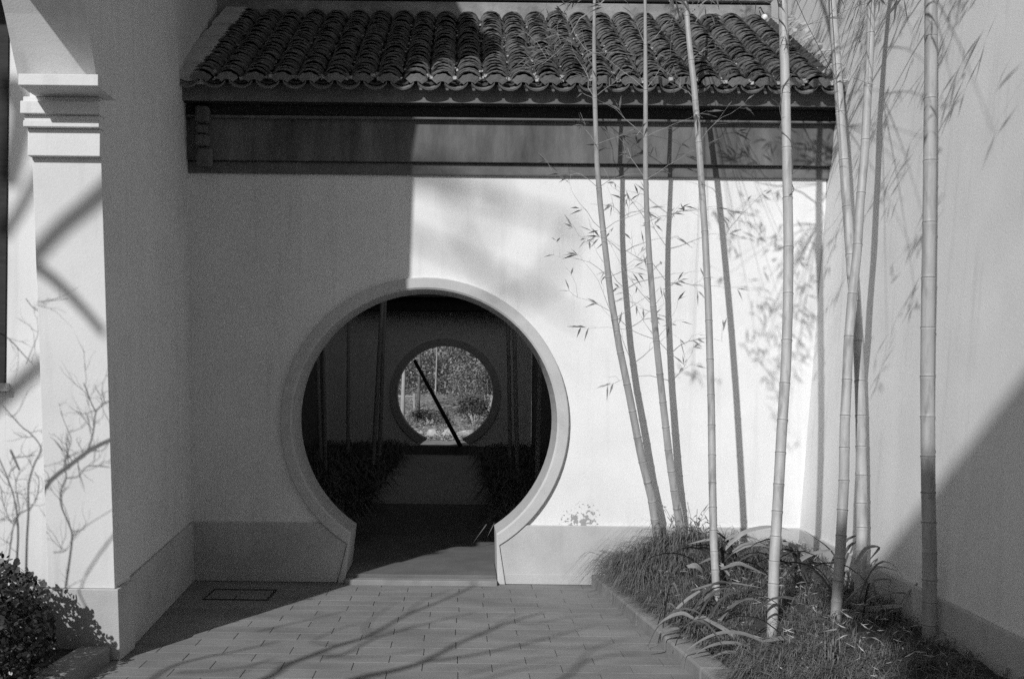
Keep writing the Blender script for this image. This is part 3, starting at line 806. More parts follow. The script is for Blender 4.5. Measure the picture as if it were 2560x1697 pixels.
def bamboo(name, label, path, r0, r1, style, group, ztop, zleaf, hi=True, bend=None, nseed=0):
    base = path[0].copy()
    t = thing(name, label, 'bamboo', base, group)
    rng = random.Random(100 + nseed)
    # extend above the photograph with a slight arch
    P = [p.copy() for p in path]
    d = (P[-1] - P[-3]).normalized()
    while P[-1].z < ztop:
        d = (d + Vector((bend[0], bend[1], 0)) * .10).normalized() if bend else d
        P.append(P[-1] + d * .35)
    # start under the grass
    P = [P[0] - (P[1] - P[0]).normalized() * .12] + P
    L = [0]
    for a, b_ in zip(P[:-1], P[1:]): L.append(L[-1] + (b_ - a).length)
    total = L[-1]
    def at(s):
        s = max(0, min(total - 1e-6, s))
        for i in range(len(L) - 1):
            if s <= L[i + 1]:
                f = (s - L[i]) / max(1e-9, L[i + 1] - L[i]); return P[i].lerp(P[i + 1], f), (P[i + 1] - P[i]).normalized()
        return P[-1], (P[-1] - P[-2]).normalized()
    Ltop = 3.6
    def rad(s):
        return r0 + (r1 - r0) * min(1, s / Ltop) if s < Ltop else r1 * max(.12, 1 - (s - Ltop) / max(1, total - Ltop) * .9)
    nodes = []; s = .17 + rng.uniform(0, .05); gap = .10
    while s < total - .1:
        nodes.append(s); gap = min(.31, gap * 1.10); s += gap * rng.uniform(.93, 1.07)
    ss = sorted(set([0, total] + [q for n_ in nodes for q in (n_ - .018, n_ - .004, n_ + .003, n_ + .02)] + [total * i / 60 for i in range(61)]))
    ss = [q for q in ss if 0 <= q <= total]
    nset = nodes
    pts, rr = [], []
    for q in ss:
        p, _ = at(q); pts.append(p)
        near = min(nset, key=lambda n_: abs(n_ - q)); dn = q - near
        f = 1.0
        if -.008 < dn <= 0: f = 1.085
        elif 0 < dn < .01: f = .985
        rr.append(rad(q) * f)
    MB().tube(pts, rr, 14 if hi else 8).build('culm', M['bamboo'], t, smooth=True)
    if hi:
        for n_ in nodes:
            p, tt = at(n_); r = rad(n_)
            if p.z > 4.3: break
            MB().tube([p - tt * .0035, p + tt * .0005], [r * 1.095, r * 1.06], 14).build('node_ring', M['node'], t, smooth=True)
    tw = MB(); lf = MB()
    side = 1
    for n_ in nodes:
        p, tt = at(n_); r = rad(n_)
        if p.z < zleaf: continue
        canopy = p.z > 4.0
        nb = 2 if (canopy or style == 2) else (1 if style == 1 and rng.random() < .8 else (1 if rng.random() < .35 else 0))
        side = -side
        for q in range(nb):
            sx = side if q == 0 else -side
            az = (0 if sx > 0 else PI) + rng.uniform(-.75, .75)
            upa = rng.uniform(.35, 1.0)
            d = Vector((math.cos(az) * math.cos(upa), math.sin(az) * math.cos(upa) * .8, math.sin(upa)))
            if hi and p.y > 6.6 and not canopy: d.y = -abs(d.y) * .6 + .1
            ln = rng.uniform(.22, .45) if not canopy else rng.uniform(.45, .95)
            if style == 2 and not canopy: ln = rng.uniform(.25, .50)
            st = p + d * r * .8
            limit = 7.46 if hi else 99
            if not canopy and rng.random() < .12: continue
            pth = [st]; dv = d.copy(); ns = 5
            for _ in range(ns):
                dv = (dv + Vector((rng.gauss(0, .20), rng.gauss(0, .10), rng.gauss(-.05, .18)))).normalized()
                pth.append(pth[-1] + dv * ln / ns)
            for v in pth: v.y = min(v.y, limit)
            tw.tube(pth, [(.0026 if not canopy else .006) * (1 - .15 * q_) for q_ in range(ns + 1)], 4)
            pth = [pth[0], pth[ns // 2], pth[-1]]
            ntw = rng.randint(2, 4) if not canopy else rng.randint(7, 11)
            for j in range(ntw):
                f = rng.choice((.5, 1.0)) if not canopy else rng.uniform(.35, 1.0); b0 = pth[1 if f == .5 else 2] if not canopy else pth[0].lerp(pth[2], f)
                d2 = (d + Vector((rng.uniform(-.9, .9), rng.uniform(-.7, .5), rng.uniform(-.7, .6)))).normalized()
                l2 = rng.uniform(.06, .17) if not canopy else rng.uniform(.1, .3)
                b1 = b0 + d2 * l2; b1.y = min(b1.y, limit)
                bm_ = b0.lerp(b1, .5) + Vector((rng.gauss(0, .012), rng.gauss(0, .008), rng.gauss(0, .012))); tw.tube([b0, bm_, b1], [.0013, .001, .0006], 3, cap=False)
                nl = rng.choice((0, 1, 2, 3, 4)) if style == 2 and not canopy else (rng.choice((0, 0, 1, 2)) if not canopy else rng.randint(4, 7))
                for m_ in range(nl):
                    d3 = (d2 + Vector((rng.uniform(-.8, .8), rng.uniform(-.6, .5), rng.uniform(-1.0, .25)))).normalized()
                    bb = b0.lerp(b1, rng.uniform(.4, 1))
                    lf.leaf(bb, d3, rng.uniform(.06, .125), rng.uniform(.010, .016), Vector((rng.uniform(-1, 1), rng.uniform(-1, 1), rng.uniform(-.3, 1))), .12)
    if tw.v: tw.build('twigs', M['twig'], t)['kind'] = 'stuff'
    if lf.v: lf.build('leaves', M['leaf'], t)['kind'] = 'stuff'
    return t, at
bam = []
GB = 'bamboo culms along the right side of the court'
for i, (label, px, yb, yt, r0, r1, style) in enumerate(culms):
    path = []
    y_base = px[0][1]
    for (x, y) in px:
        f = (y_base - y) / y_base; f = f ** .8
        path.append(atY(x, y, yb + (yt - yb) * f))
    Yb = yb
    s = yb / F
    zleaf = (1.9, 1.75, 2.6, 3.2, 3.1, 2.9, 3.9)[i]
    bend = ((-.1, -.25), (.1, -.3), (-.2, -.25), (.25, -.2), (.3, -.1), (-.3, -.2), (-.2, -.3))[i]
    bam.append(bamboo('bamboo', label, path, r0 * s, r1 * yt / F, style, GB, (5.2, 5.0, 6.2, 6.6, 6.4, 6.6, 6.8)[i], zleaf, True, bend, i))
# leafy sprays high on the culms, over the top of the photograph
def spray(target, dist, nleaf, rng, t_, at_, tw, lf, ls=.085):
    c = toward_sun(target, dist)
    while proj(c)[1] > -45 and dist < 6: dist += .1; c = toward_sun(target, dist)
    best = min((p for p in (at_(q * .15)[0] for q in range(80)) if proj(p)[1] < -40), key=lambda p: (p - c).length)
    tw.tube(smooth_path([best, best.lerp(c, .5) + Vector((0, 0, .06)), c], 2), [.0032, .0028, .0022, .0016, .0012], 4)
    for _ in range(nleaf):
        q = c + Vector((rng.gauss(0, .07), rng.gauss(0, .07), rng.gauss(0, .06)))
        tw.tube([c, q], [.0011, .0006], 3, cap=False)
        for _ in range(2):
            d3 = Vector((rng.uniform(-1, 1), rng.uniform(-.8, .6), rng.uniform(-1.1, .3))).normalized()
            lf.leaf(q, d3, ls * rng.uniform(.7, 1.35), rng.uniform(.011, .016), Vector((rng.uniform(-1, 1), rng.uniform(-1, 1), rng.uniform(-.3, 1))), .12)
rng = random.Random(77)
for bi in (2, 3, 4, 5, 6):
    t_, at_ = bam[bi]; tw, lf = MB(), MB()
    if bi in (2, 3):
        for _ in range(22 if bi == 3 else 12):
            if rng.random() < .72: x, y = rng.gauss(1800, 55), rng.gauss(640, 130)
            else: x, y = rng.uniform(1600, 1900), rng.uniform(440, 900)
            if y < 420 or x > 1915: continue
            spray(atY(x * K, y * K, YW), rng.uniform(1.9, 2.9), rng.randint(4, 8), rng, t_, at_, tw, lf)
    else:
        for _ in range({4: 12, 5: 15, 6: 9}[bi]):
            Y = rng.uniform(5.6, 7.2) if bi < 6 else rng.uniform(4.9, 5.8)
            z = rng.uniform(2.4, 4.6) - (0 if bi < 6 else -.2)
            if rng.random() < .25 and bi < 6: z = rng.uniform(1.6, 2.4)
            spray(rw(Y, z), rng.uniform(1.7, 2.6), rng.randint(4, 8), rng, t_, at_, tw, lf, .10)
    tw.build('spray_twigs', M['twig'], t_)['kind'] = 'stuff'
    lf.build('spray_leaves', M['leaf'], t_)['kind'] = 'stuff'
# dry vine wound round the thick culm
vt, vat = bam[3]
vine = thing('dry_vine', 'thin dry vine climbing round the thick upright bamboo', 'vine', vat(.6)[0])
vp = []
for i in range(90):
    s = 2.55 + i * .022; p, tt = vat(s)
    a = 2.2 * math.sin(i * .21) + .5 * math.sin(i * .57) - PI / 2
    r = .032 + .004 * math.sin(i * 1.1)
    vp.append(p + Vector((math.cos(a) * r, math.sin(a) * r, 0)))
vm = MB().tube(vp, .0028, 4)
for i in range(6, 88, 6):
    d = Vector((random.choice((-1, 1)) * U(.5, 1), U(-.6, .1), U(.0, .9))).normalized(); q = vp[i] + d * U(.05, .15)
    vm.tube([vp[i], vp[i].lerp(q, .5) + Vector((0, 0, U(-.01, .02))), q], [.0018, .0013, .0008], 3)
p0, p1 = vp[60], bam[5][1](3.35)[0]
vm.tube(smooth_path([p0, p0.lerp(p1, .35) + Vector((0, 0, -.03)), p0.lerp(p1, .7) + Vector((0, 0, -.02)), p1], 4), .0022, 4)
vm.build('stem', M['bark'], vine)
# young leafy shoot at the wall behind the second culm
sb = atY(1722, 1375, 7.25)
shoot = thing('bamboo_shoot', 'small bushy bamboo shoot growing at the wall behind the second culm', 'plant', Vector((sb.x, sb.y, mound(sb.x, sb.y))))
st_, sl_ = MB(), MB()
for j in range(22):
    b0 = Vector((sb.x + U(-.05, .05), sb.y + U(-.08, .05), mound(sb.x, sb.y)))
    e0 = b0 + Vector((U(-.14, .20), U(-.15, .12), U(.14, .40)))
    e0.y = min(e0.y, 7.50)
    pth = smooth_path([b0, b0.lerp(e0, .6) + Vector((0, 0, .05)), e0], 3)
    st_.tube(pth, .0022, 4)
    for q in range(7):
        p = b0.lerp(e0, U(.35, 1)); sl_.leaf(p, (U(-1, 1), U(-1, .4), U(-.9, .5)), U(.04, .08), U(.007, .011), None, .2)
st_.build('stem', M['twig'], shoot); sl_.build('leaves', M['leaf'], shoot)['kind'] = 'stuff'

# ------------------------------------------------------------------ inner court and its far gate
Y2 = 19.6
MB().box(-2.6, 1.5, 8.052, 11.9, -.2, .05).build('court_near_floor', M['sill'])['kind'] = 'structure'  # near part of the court floor, darker than the part beyond
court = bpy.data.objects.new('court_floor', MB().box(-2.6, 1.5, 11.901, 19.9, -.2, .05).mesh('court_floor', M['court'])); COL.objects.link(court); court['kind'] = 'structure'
cl = thing('court_wall', 'dark side wall of the inner court on the left, seen through the moon gate', 'wall', (-2.65, 14, 0))
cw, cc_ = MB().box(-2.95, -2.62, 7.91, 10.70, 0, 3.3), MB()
for i, (ya, yb2, zt) in enumerate(((10.701, 12.4, 9.6), (12.401, 14.1, 8.3), (14.101, 15.8, 7.0), (15.801, 17.5, 5.8), (17.501, 19.55, 4.5))):  # tall steps out of view, shaped to keep direct sun off the far wall
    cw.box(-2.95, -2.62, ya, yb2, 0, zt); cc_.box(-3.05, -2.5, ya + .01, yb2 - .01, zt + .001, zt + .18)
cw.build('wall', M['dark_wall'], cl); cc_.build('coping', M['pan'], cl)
cr = thing('court_wall', 'black-shaded side wall of the inner court on the right, seen through the moon gate', 'wall', (1.6, 14, 0))
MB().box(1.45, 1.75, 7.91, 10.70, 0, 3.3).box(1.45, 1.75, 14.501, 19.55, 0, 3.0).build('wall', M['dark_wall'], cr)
MB().box(1.45, 1.75, 10.701, 14.5, 0, 5.4).build('bounce_section', M['plaster'], cr)  # unseen white section added to bounce sunlight into the court
MB().box(1.35, 1.85, 14.51, 19.5, 3.001, 3.2).build('coping', M['pan'], cr)
g2 = thing('moon_gate_wall', 'shaded far wall with a second smaller-looking moon gate open to the garden', 'wall', (-.25, Y2, 0))
C2 = (-.25, 1.243); R2 = .95
def outl(r, zj, jl, jr, n=48):
    a0 = math.atan2(zj - C2[1], -math.sqrt(r * r - (zj - C2[1]) ** 2)) + 2 * PI; a1 = math.atan2(zj - C2[1], math.sqrt(r * r - (zj - C2[1]) ** 2))
    return [(jl, .22)] + circ(C2[0], C2[1], r, a0, a1, n) + [(jr, .22)]
o2i, o2o = outl(R2, .36, -.76, .27), outl(R2 + .14, .28, -.90, .40)
wp = [(-2.62, .219), (-.92, .219)] + outl(R2 + .02, .34, -.78, .29)[1:-1] + [(.42, .219), (1.45, .219), (1.45, 2.95), (-2.62, 2.95)]
wp[1] = (-.78, .219); wp[-5 + 1] = (.29, .219)
MB().prism(*extr(wp, Y2, Y2 + .35)).build('plaster_wall', M['plaster'], g2)
f2 = MB(); kk = len(o2i)
rg2 = [[(p[0], Y2 + .01, p[1]) for p in o2o], [(p[0], Y2 - .04, p[1]) for p in o2o], [(p[0], Y2 - .04, p[1]) for p in o2i], [(p[0], Y2 + .37, p[1]) for p in o2i]]
for r_ in rg2: f2.v += [Vector(p) for p in r_]
for a in range(3):
    for i in range(kk - 1): f2.f.append((a * kk + i, a * kk + i + 1, (a + 1) * kk + i + 1, (a + 1) * kk + i))
f2.build('gate_frame', M['plinth'], g2)
MB().box(-2.62, 1.45, Y2 - .03, Y2 + .36, 0, .218).build('plinth', M['molding'], g2)
MB().box(-2.62, 1.45, Y2 - .42, Y2 + .6, 2.86, 3.15).build('eave', M['timber'], g2)
MB().prism([(-2.62, Y2 - .6, 3.16), (1.45, Y2 - .6, 3.16), (1.45, Y2 + .3, 3.75), (-2.62, Y2 + .3, 3.75)], [(-2.62, Y2 - .6, 3.10), (1.45, Y2 - .6, 3.10), (1.45, Y2 + .9, 3.2), (-2.62, Y2 + .9, 3.2)]).build('roof', M['pan'], g2)
# leaning pole across the far gate
pa, pbm = atY(1036, 900, 19.45), atY(1152, 1112, 19.2)
pole = thing('leaning_pole', 'thin dark pole leaning diagonally across the far moon gate', 'pole', pbm)
MB().tube([pbm - Vector((0, 0, .03)), pa], [.042, .034], 8).build('shaft', M['timber'], pole, smooth=True)
# dark ground cover and bamboo in the inner court
gm = MB()
for sgn in (-1, 1):
    for _ in range(700):
        y = U(8.9, 19.3)
        x = U(-2.55, -1.02) if sgn < 0 else U(.42, 1.42)
        hgt = U(.25, .55) * (1.2 if sgn < 0 else 1)
        for _ in range(6):
            a = U(0, 2 * PI); blade(Vector((x, y, .05)), (math.cos(a) - .3 * sgn, math.sin(a)), hgt, U(.012, .022), U(.7, 1.3))
gm.build('court_ground_cover', M['leaf'])['kind'] = 'stuff'
inner_culms = [(800, 1095, 790, 790, 15.0), (812, 1100, 806, 740, 13.5), (870, 1085, 872, 740, 16.5), (936, 1100, 955, 760, 14.5), (950, 1100, 962, 760, 15.5),
               (1275, 1110, 1270, 800, 15.5), (1292, 1110, 1285, 800, 14.2), (1345, 1120, 1350, 900, 12.0)]
INNER = ['dim bamboo at the far left of the inner court, leftmost seen through the gate', 'dim bamboo second from the left inside the round gate', 'single dim upright bamboo third from the left inside the round gate',
         'dim bamboo of the pair left of the far gate, its left-hand culm', 'dim bamboo of the pair left of the far gate, its right-hand culm', 'dim bamboo just right of the far gate, left of its neighbour',
         'dim bamboo second to the right of the far gate', 'dim bamboo against the black side wall, rightmost inside the round gate']
for i, (xb, yb_, xt, yt_, Yc) in enumerate(inner_culms):
    b0, t0 = atY(xb, yb_, Yc), atY(xt, yt_, Yc)
    f = (b0.z - .05) / max(.1, t0.z - b0.z)
    b0 = b0 + (b0 - t0) * f
    path = [b0.lerp(t0, q / 5) for q in range(6)]
    bamboo('bamboo', INNER[i], path, .032, .028, 0, 'bamboo in the dark inner court' + (' left of the far gate', ' right of the far gate')[xb > 1100], 4.6, (3.6, 3.0)[i % 2], False, (U(-.3, .3), U(-.3, .3)), 40 + i)

# ------------------------------------------------------------------ sunlit garden beyond
gd = MB(); nx, ny = 24, 40
for j in range(ny + 1):
    y = 20.3 + 34 * j / ny
    for i in range(nx + 1):
        x = -9 + 18 * i / nx
        z = -.12 + .085 * max(0, y - 28) + .09 * math.sin(x * 1.3 + y * .4) * min(1, max(0, (y - 27) / 3)) + .35 * max(0, (y - 40)) * .6
        gd.v.append(Vector((x, y, z)))
for j in range(ny):
    for i in range(nx):
        a = j * (nx + 1) + i; gd.f.append((a, a + 1, a + nx + 2, a + nx + 1))
gd.build('lawn', M['lawn'], smooth=True)['kind'] = 'structure'
def gz(x, y): return -.12 + .085 * max(0, y - 28)
def rock(px, py, Yr, w, h, seed, label):
    rng = random.Random(seed); c = atY(px, py, Yr); c.z = gz(c.x, Yr) - .05
    t = MB(); lat, lon = 6, 10
    for i in range(lat + 1):
        th = PI * i / lat
        for j in range(lon):
            ph = 2 * PI * j / lon; k_ = rng.uniform(.55, 1.25)
            t.v.append(c + Vector((w * .5 * math.sin(th) * math.cos(ph) * k_, w * .4 * math.sin(th) * math.sin(ph) * k_, h * (.45 + .55 * math.cos(th) * k_))))
    for i in range(lat):
        for j in range(lon):
            j2 = (j + 1) % lon; t.f.append((i * lon + j, i * lon + j2, (i + 1) * lon + j2, (i + 1) * lon + j))
    o = t.build('garden_rock', M['rock'], loc=c)
    tag(o, label, 'rock', 'rocks edging the garden beyond the far gate')
rock(1046, 1100, 27.9, .34, .24, 3, 'pale rock at the left foot of the far gate opening')
rock(1085, 1098, 27.6, .5, .30, 4, 'pale slanting rock second from the left in the far gate opening')
rock(1120, 1096, 27.8, .42, .30, 5, 'pale upright rock left of the leaning pole foot')
rock(1168, 1100, 27.9, .62, .28, 6, 'broad pale rock right of the leaning pole foot')
def leaf_ball(mb, c, rx, ry, rz, n, ls, rng, hollow=.5):
    for _ in range(n):
        while True:
            q = Vector((rng.uniform(-1, 1), rng.uniform(-1, 1), rng.uniform(-1, 1)))
            if hollow < q.length < 1: break
        p = Vector(c) + Vector((q.x * rx, q.y * ry, q.z * rz))
        mb.leaf(p, (rng.uniform(-1, 1), rng.uniform(-1, 1), rng.uniform(-.6, .8)), ls * rng.uniform(.7, 1.4), ls * rng.uniform(.4, .7))
def bush(px, py, Yb, w, h, mat, label, seed, n=700, ls=.09):
    rng = random.Random(seed); c = atY(px, py, Yb); c.z = gz(c.x, Yb)
    t = thing('garden_shrub', label, 'shrub', c, 'shrubs in the garden beyond the far gate')
    f = MB(); s_ = MB()
    for q in range(6):
        cc = c + Vector((rng.uniform(-.32, .32) * w, rng.uniform(-.3, .3) * w, h * rng.uniform(.35, .72)))
        leaf_ball(f, cc, w * .26, w * .26, h * .30, n // 6, ls, rng, .2)
        s_.tube([c, c.lerp(cc, .5) + Vector((0, 0, .05)), cc], [.03, .02, .01], 5)
    f.build('foliage', M[mat], t)['kind'] = 'stuff'; s_.build('stem', M['pale_bark'], t)
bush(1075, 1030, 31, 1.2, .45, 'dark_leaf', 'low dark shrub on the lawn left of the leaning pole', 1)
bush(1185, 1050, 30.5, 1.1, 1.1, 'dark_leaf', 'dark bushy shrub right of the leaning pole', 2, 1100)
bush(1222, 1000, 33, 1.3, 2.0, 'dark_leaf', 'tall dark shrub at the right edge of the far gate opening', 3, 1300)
bush(1165, 985, 34, 1.6, 2.2, 'garden_leaf', 'pale leafy shrub behind the dark shrub in the far gate', 4, 1400)
bush(1205, 1075, 29.2, .8, .6, 'garden_leaf', 'small pale shrub above the broad rock', 8, 600, .07)
def tree(px, py, Yt, r, htop, mat, lmat, label, seed, lean=0):
    rng = random.Random(seed); c = atY(px, py, Yt); c.z = gz(c.x, Yt) - .05
    t = thing('garden_tree', label, 'tree', c, 'trees in the garden beyond the far gate')
    top = c + Vector((lean, 0, htop))
    tm = MB(); tm.tube(smooth_path([c, c.lerp(top, .5) + Vector((.04, 0, 0)), top], 4), [r * 1.15 - r * .6 * i / 8 for i in range(9)], 9)
    f = MB()
    for q in range(9):
        b0 = c.lerp(top, rng.uniform(.5, 1)); e = b0 + Vector((rng.uniform(-1.3, 1.3), rng.uniform(-1, 1), rng.uniform(.2, 1.0)))
        tm.tube([b0, b0.lerp(e, .5) + Vector((0, 0, .08)), e], [r * .4, r * .25, r * .1], 6)
        leaf_ball(f, e, .6, .6, .4, 130, .09, rng, .2)
    tm.build('trunk', M[mat], t, smooth=True); f.build('crown', M[lmat], t)['kind'] = 'stuff'
tree(1005, 1030, 30, .065, 3.6, 'pale_bark', 'garden_leaf', 'pale straight tree trunk at the left of the far gate opening', 11)
tree(1045, 1000, 33, .055, 3.8, 'bark', 'garden_leaf', 'grey tree trunk just left of the leaning pole', 12)
tree(1088, 985, 37, .028, 4.0, 'pale_bark', 'garden_leaf', 'thin white tree stem right of the leaning pole', 13)
pw = atY(1035, 990, 35)
wp_ = thing('railing_post', 'short pale post with a thin rail on the lawn at the far left', 'post', Vector((pw.x, pw.y, gz(pw.x, 35))))
MB().box(pw.x - .03, pw.x + .03, 34.97, 35.03, gz(0, 35) - .05, pw.z + .10).build('post', M['pale_bark'], wp_)
MB().box(pw.x - 2.0, pw.x - .031, 34.98, 35.02, pw.z - .02, pw.z + .02).build('rail', M['pale_bark'], wp_)
lg = MB(); rng = random.Random(9)
for _ in range(9000):
    y = 26.6 + 14 * rng.random() ** 1.3; x = rng.uniform(-2.2, 2.4) * y / 28
    lg.leaf((x, y, gz(x, y) + rng.uniform(-.02, .1)), (rng.uniform(-1, 1), rng.uniform(-1, 1), rng.uniform(.0, 1.2)), rng.uniform(.06, .16), rng.uniform(.02, .05))
lg.build('garden_ground_cover', M['garden_leaf'])['kind'] = 'stuff'
far = MB(); rng = random.Random(5)
for _ in range(260):
    leaf_ball(far, (rng.uniform(-5, 5), rng.uniform(38, 43), rng.uniform(.6, 6.5)), .9, .7, .7, 150, .12, rng, .3)
far.build('far_wood', M['garden_leaf'])['kind'] = 'stuff'

# ------------------------------------------------------------------ bare tree behind the camera and twiggy shrub: only their shadows show
def z4(x, y): return (260 + x * .6086, 1400 + y * .6086)
TRUNK = Vector((-4.9, -1.2, 0))
bt = thing('bare_tree', 'leafless tree standing behind the camera at the left, casting branch shadows on the path', 'tree', TRUNK)
tb = MB()
G = lambda x, y: atZ(*z4(x, y), 0)
def cast(poly, onto, L0, L1, r0, r1, conn=None):
    P = []
    for i, q in enumerate(poly):
        f = i / (len(poly) - 1)
        s = onto(*q)
        P.append(toward_sun(s, L0 + (L1 - L0) * f if onto is not G else 5.6 + max(-600, q[0]) * .0010))
    P = smooth_path(P, 4)
    if conn is not None: P = smooth_path([Vector(conn), Vector(conn).lerp(P[0], .5) + Vector((0, 0, .15)), P[0]], 3)[:-1] + P
    k_ = len(P)
    tb.tube(P, [r0 + (r1 - r0) * i / (k_ - 1) for i in range(k_)], 7)
    return P
def pilY(x, y): return atY(x * K, y * K, 5.32)
def recY(x, y): return atY(x * K, y * K, YB)
def wallY(x, y): return atY(x * K, y * K, YW)
trunk_top = TRUNK + Vector((.35, .3, 3.6))
tb.tube(smooth_path([TRUNK, TRUNK + Vector((.1, .1, 1.8)), trunk_top], 4), [.17 - .05 * i / 8 for i in range(9)], 10)
fork = trunk_top
a = cast([(300, 620), (660, 488), (750, 430), (880, 380), (960, 350), (1090, 310), (1160, 270), (1240, 225), (1400, 160), (1530, 100)], G, 5.6, 7.2, .028, .010)
tb.tube(smooth_path([fork, fork.lerp(a[0], .5) + Vector((0, 0, .2)), a[0]], 3), [.07, .06, .05, .045, .04, .034, .028][:len(smooth_path([fork, fork, a[0]], 3))], 7)
cast([(900, 400), (1000, 380), (1100, 325), (1250, 280), (1400, 240), (1520, 215)], G, 6.0, 7.0, .014, .006)
b3 = cast([(700, 600), (1030, 488), (1200, 450), (1300, 420), (1400, 370), (1490, 325), (1680, 250), (1800, 215)], G, 5.4, 6.6, .034, .010)
tb.tube([fork, fork.lerp(b3[0], .5) + Vector((0, 0, .1)), b3[0]], [.08, .06, .034], 7)
cast([(1200, 450), (1300, 420), (1480, 395), (1700, 350), (1850, 310), (2000, 270)], G, 5.7, 6.6, .018, .006)
cast([(1490, 325), (1560, 300), (1620, 262), (1700, 215)], G, 6.1, 6.6, .012, .005)
c5 = cast([(120, 560), (250, 450), (400, 400), (560, 370), (720, 330)], G, 6.2, 7.0, .016, .007)
cast([(300, 460), (420, 455), (560, 440), (700, 400)], G, 6.5, 7.4, .010, .006)
c7 = cast([(1500, 640), (1880, 488), (1950, 430), (2050, 395), (2200, 380)], G, 5.6, 6.4, .018, .007)
tb.tube([b3[4], c7[0]], [.022, .018], 6)
cast([(1950, 430), (2000, 370), (2100, 330), (2250, 300)], G, 6.0, 6.6, .010, .004)
for (q, r_) in (([(640, 290), (760, 262), (860, 240), (1000, 205)], .010), ([(1240, 225), (1300, 170), (1420, 120)], .008), ([(1100, 325), (1080, 260), (1200, 170)], .007), ([(960, 350), (860, 330), (1000, 270), (1060, 262)], .008),
                ([(1700, 350), (1850, 360), (2050, 350), (2160, 340)], .007), ([(760, 420), (640, 420), (560, 470)], .008), ([(1480, 470), (1640, 430), (1800, 400)], .008), ([(1680, 250), (1760, 260), (1900, 235), (2000, 225)], .007),
                ([(1560, 488), (1700, 450), (1850, 425)], .009), ([(1090, 310), (1180, 300), (1300, 250)], .006), ([(880, 380), (1000, 400), (1200, 385), (1330, 360)], .007)):
    cast(q, G, 6.2, 7.2, r_, .004)
# limbs shading the pilaster and the set-back wall
w1 = cast([(300, 460), (245, 505), (170, 560), (92, 632)], pilY, 7.0, 7.2, .040, .036)
cast([(92, 632), (140, 662), (200, 720), (255, 785)], pilY, 7.2, 7.6, .032, .024)
cast([(100, 840), (40, 892), (-20, 945), (-80, 1000)], recY, 7.2, 7.0, .040, .036)
cast([(90, 400), (50, 480), (10, 540)], recY, 7.8, 7.6, .030, .030)
cast([(30, 200), (50, 260), (40, 330), (20, 420)], recY, 8.2, 8.2, .07, .05)
tb.build('branches', M['bark'], bt, smooth=True)
# tall bare tree far behind: its limbs throw very soft shadows high on the gate wall
FT = Vector((-14, -13.5, 0))
ft = thing('bare_tree', 'tall leafless tree far behind the camera, throwing soft limb shadows on the gate wall', 'tree', FT)
tb = MB()
f1 = FT + Vector((.3, .3, 18.6))
tb.tube(smooth_path([FT, FT + Vector((.2, 0, 5)), f1], 4), [.34 - .02 * i for i in range(9)], 10)
for poly, r_, L_ in (([(1330, 520), (1290, 600), (1240, 672), (1130, 722), (1040, 745)], .030, 27), ([(1240, 672), (1290, 715), (1350, 745)], .024, 27),
                     ([(1050, 420), (1060, 520), (1110, 620), (1180, 690)], .026, 29), ([(1160, 430), (1150, 500), (1090, 570)], .022, 29)):
    P = cast(poly, wallY, L_, L_ + .3, r_, r_ * .8)
    tb.tube(smooth_path([f1, f1.lerp(P[0], .5) + Vector((0, 0, .3)), P[0]], 3), [.05, .046, .042, .038, .034, .03, r_], 7)
tb.build('branches', M['bark'], ft, smooth=True)
# twiggy shrub in the planter, left of the frame
SHB = Vector((-3.05, 4.15, .05))
ts = thing('bare_shrub', 'leafless twiggy shrub in the left planter just outside the view, shadows on the pilaster', 'shrub', SHB)
tb = MB()
trng = random.Random(21)
def twig_side(p, d, ln, r, depth):
    q = [p]; v = d.copy()
    for _ in range(5):
        v = (v + Vector((trng.gauss(0, .28), trng.gauss(0, .10), trng.gauss(.05, .25)))).normalized(); q.append(q[-1] + v * ln / 5)
    tb.tube(q, [r, r * .9, r * .8, r * .65, r * .5, r * .35], 4)
    if depth:
        for _ in range(trng.randint(1, 3)):
            k_ = trng.randint(1, 4); d2 = (v + Vector((trng.uniform(-1, 1), trng.uniform(-.3, .3), trng.uniform(-.4, .9)))).normalized()
            twig_side(q[k_], d2, ln * trng.uniform(.4, .7), r * .65, depth - 1)
def tw_(poly, onto, r0, r1, L=1.25):
    P = cast(poly, onto, L, L, r0 * .72, r1 * .72)
    if L > 2: return
    for i in range(2, len(P) - 1):
        if trng.random() < .42:
            t = (P[i + 1] - P[i - 1]).normalized()
            d = (t * trng.choice((1, 1, -.3)) + Vector((trng.uniform(-1, 1), trng.uniform(-.3, .3), trng.uniform(-.3, 1)))).normalized()
            twig_side(P[i], d, trng.uniform(.06, .22), max(.0016, min(.0032, r1 * .5)), 1)
tw_([(270, 1008), (250, 1013), (200, 1036), (150, 1070), (120, 1090), (95, 1115), (60, 1180)], pilY, .011, .013)
tw_([(196, 1038), (208, 1010), (215, 985), (222, 952), (240, 935), (262, 925)], pilY, .006, .004)
tw_([(222, 952), (212, 930), (204, 905), (198, 890)], pilY, .005, .003)
tw_([(118, 1360), (127, 1320), (146, 1230), (142, 1200), (126, 1155), (130, 1120), (142, 1096), (142, 1060), (150, 1040)], pilY, .008, .004)
tw_([(142, 1096), (170, 1092), (195, 1070), (245, 1072)], pilY, .004, .003)
tw_([(100, 1260), (130, 1255), (160, 1215), (245, 1165)], pilY, .003, .002)
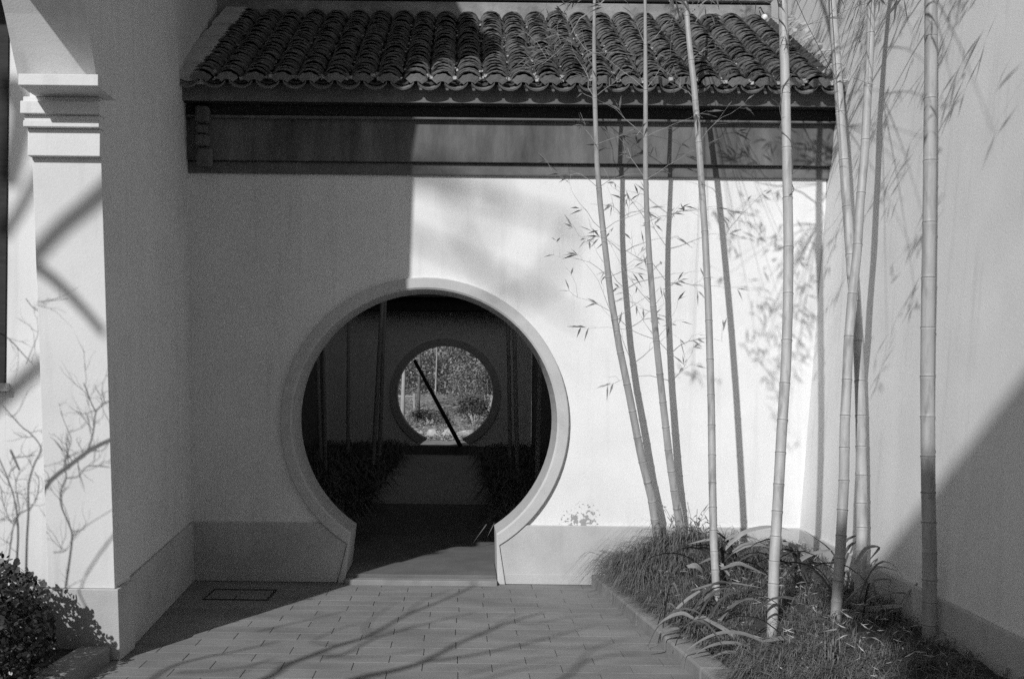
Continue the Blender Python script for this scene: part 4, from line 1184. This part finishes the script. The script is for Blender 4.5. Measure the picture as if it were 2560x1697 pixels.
tw_([(180, 1400), (160, 1340), (195, 1280), (250, 1215)], pilY, .006, .007, 2.4)
tw_([(60, 1340), (62, 1250), (66, 1180), (66, 1120), (80, 1070), (95, 1035), (70, 1000), (50, 985), (5, 935)], recY, .009, .004)
tw_([(36, 1340), (42, 1230), (35, 1160), (20, 1110), (-10, 1040)], recY, .009, .004)
tw_([(66, 1180), (84, 1150), (90, 1110), (80, 1090)], recY, .005, .003)
tw_([(66, 1175), (40, 1190), (30, 1210), (10, 1170), (0, 1120)], recY, .004, .003)
tw_([(20, 1290), (30, 1220), (45, 1180), (36, 1120), (45, 1090)], recY, .005, .003)
tw_([(25, 1040), (35, 1062), (45, 1085)], recY, .010, .008)
tw_([(-10, 770), (20, 782), (60, 825), (75, 840), (92, 862)], recY, .005, .003)
tw_([(20, 725), (55, 722), (90, 716), (130, 712), (175, 708)], pilY, .003, .002)
tw_([(60, 690), (78, 712), (95, 718), (105, 700), (120, 716), (125, 690)], recY, .004, .002)
tw_([(60, 840), (85, 780), (90, 760)], recY, .003, .002)
tw_([(150, 1040), (160, 1010), (150, 980), (140, 950)], pilY, .003, .002)
for v in [v for v in (Vector((-2.55, 4.30, 1.0)), Vector((-2.75, 4.35, .9)), Vector((-2.9, 4.4, .9)))]:
    tb.tube(smooth_path([SHB, SHB.lerp(v, .5) + Vector((-.05, 0, .1)), v], 3), .010, 5)
tb.build('branches', M['bark'], ts, smooth=True)

# ------------------------------------------------------------------ hall behind the camera whose roof shades the lower right wall
hall = thing('hall', 'tall hall behind the camera whose eave shades the foot of the right wall', 'building', (2, -8.5, 0))
hb = MB().box(-4.0, 7, -10.5, -7.5, 0, 9.99).build('walls', M['far_plaster'], hall)
MB().prism([(-4.36, -7.1, 9.95), (7.5, -7.1, 9.95), (7.5, -11, 9.95), (-4.36, -11, 9.95)], [(-4.36, -7.1, 10.25), (7.5, -7.1, 10.25), (7.5, -11, 10.6), (-4.36, -11, 10.6)]).build('roof', M['pan'], hall)
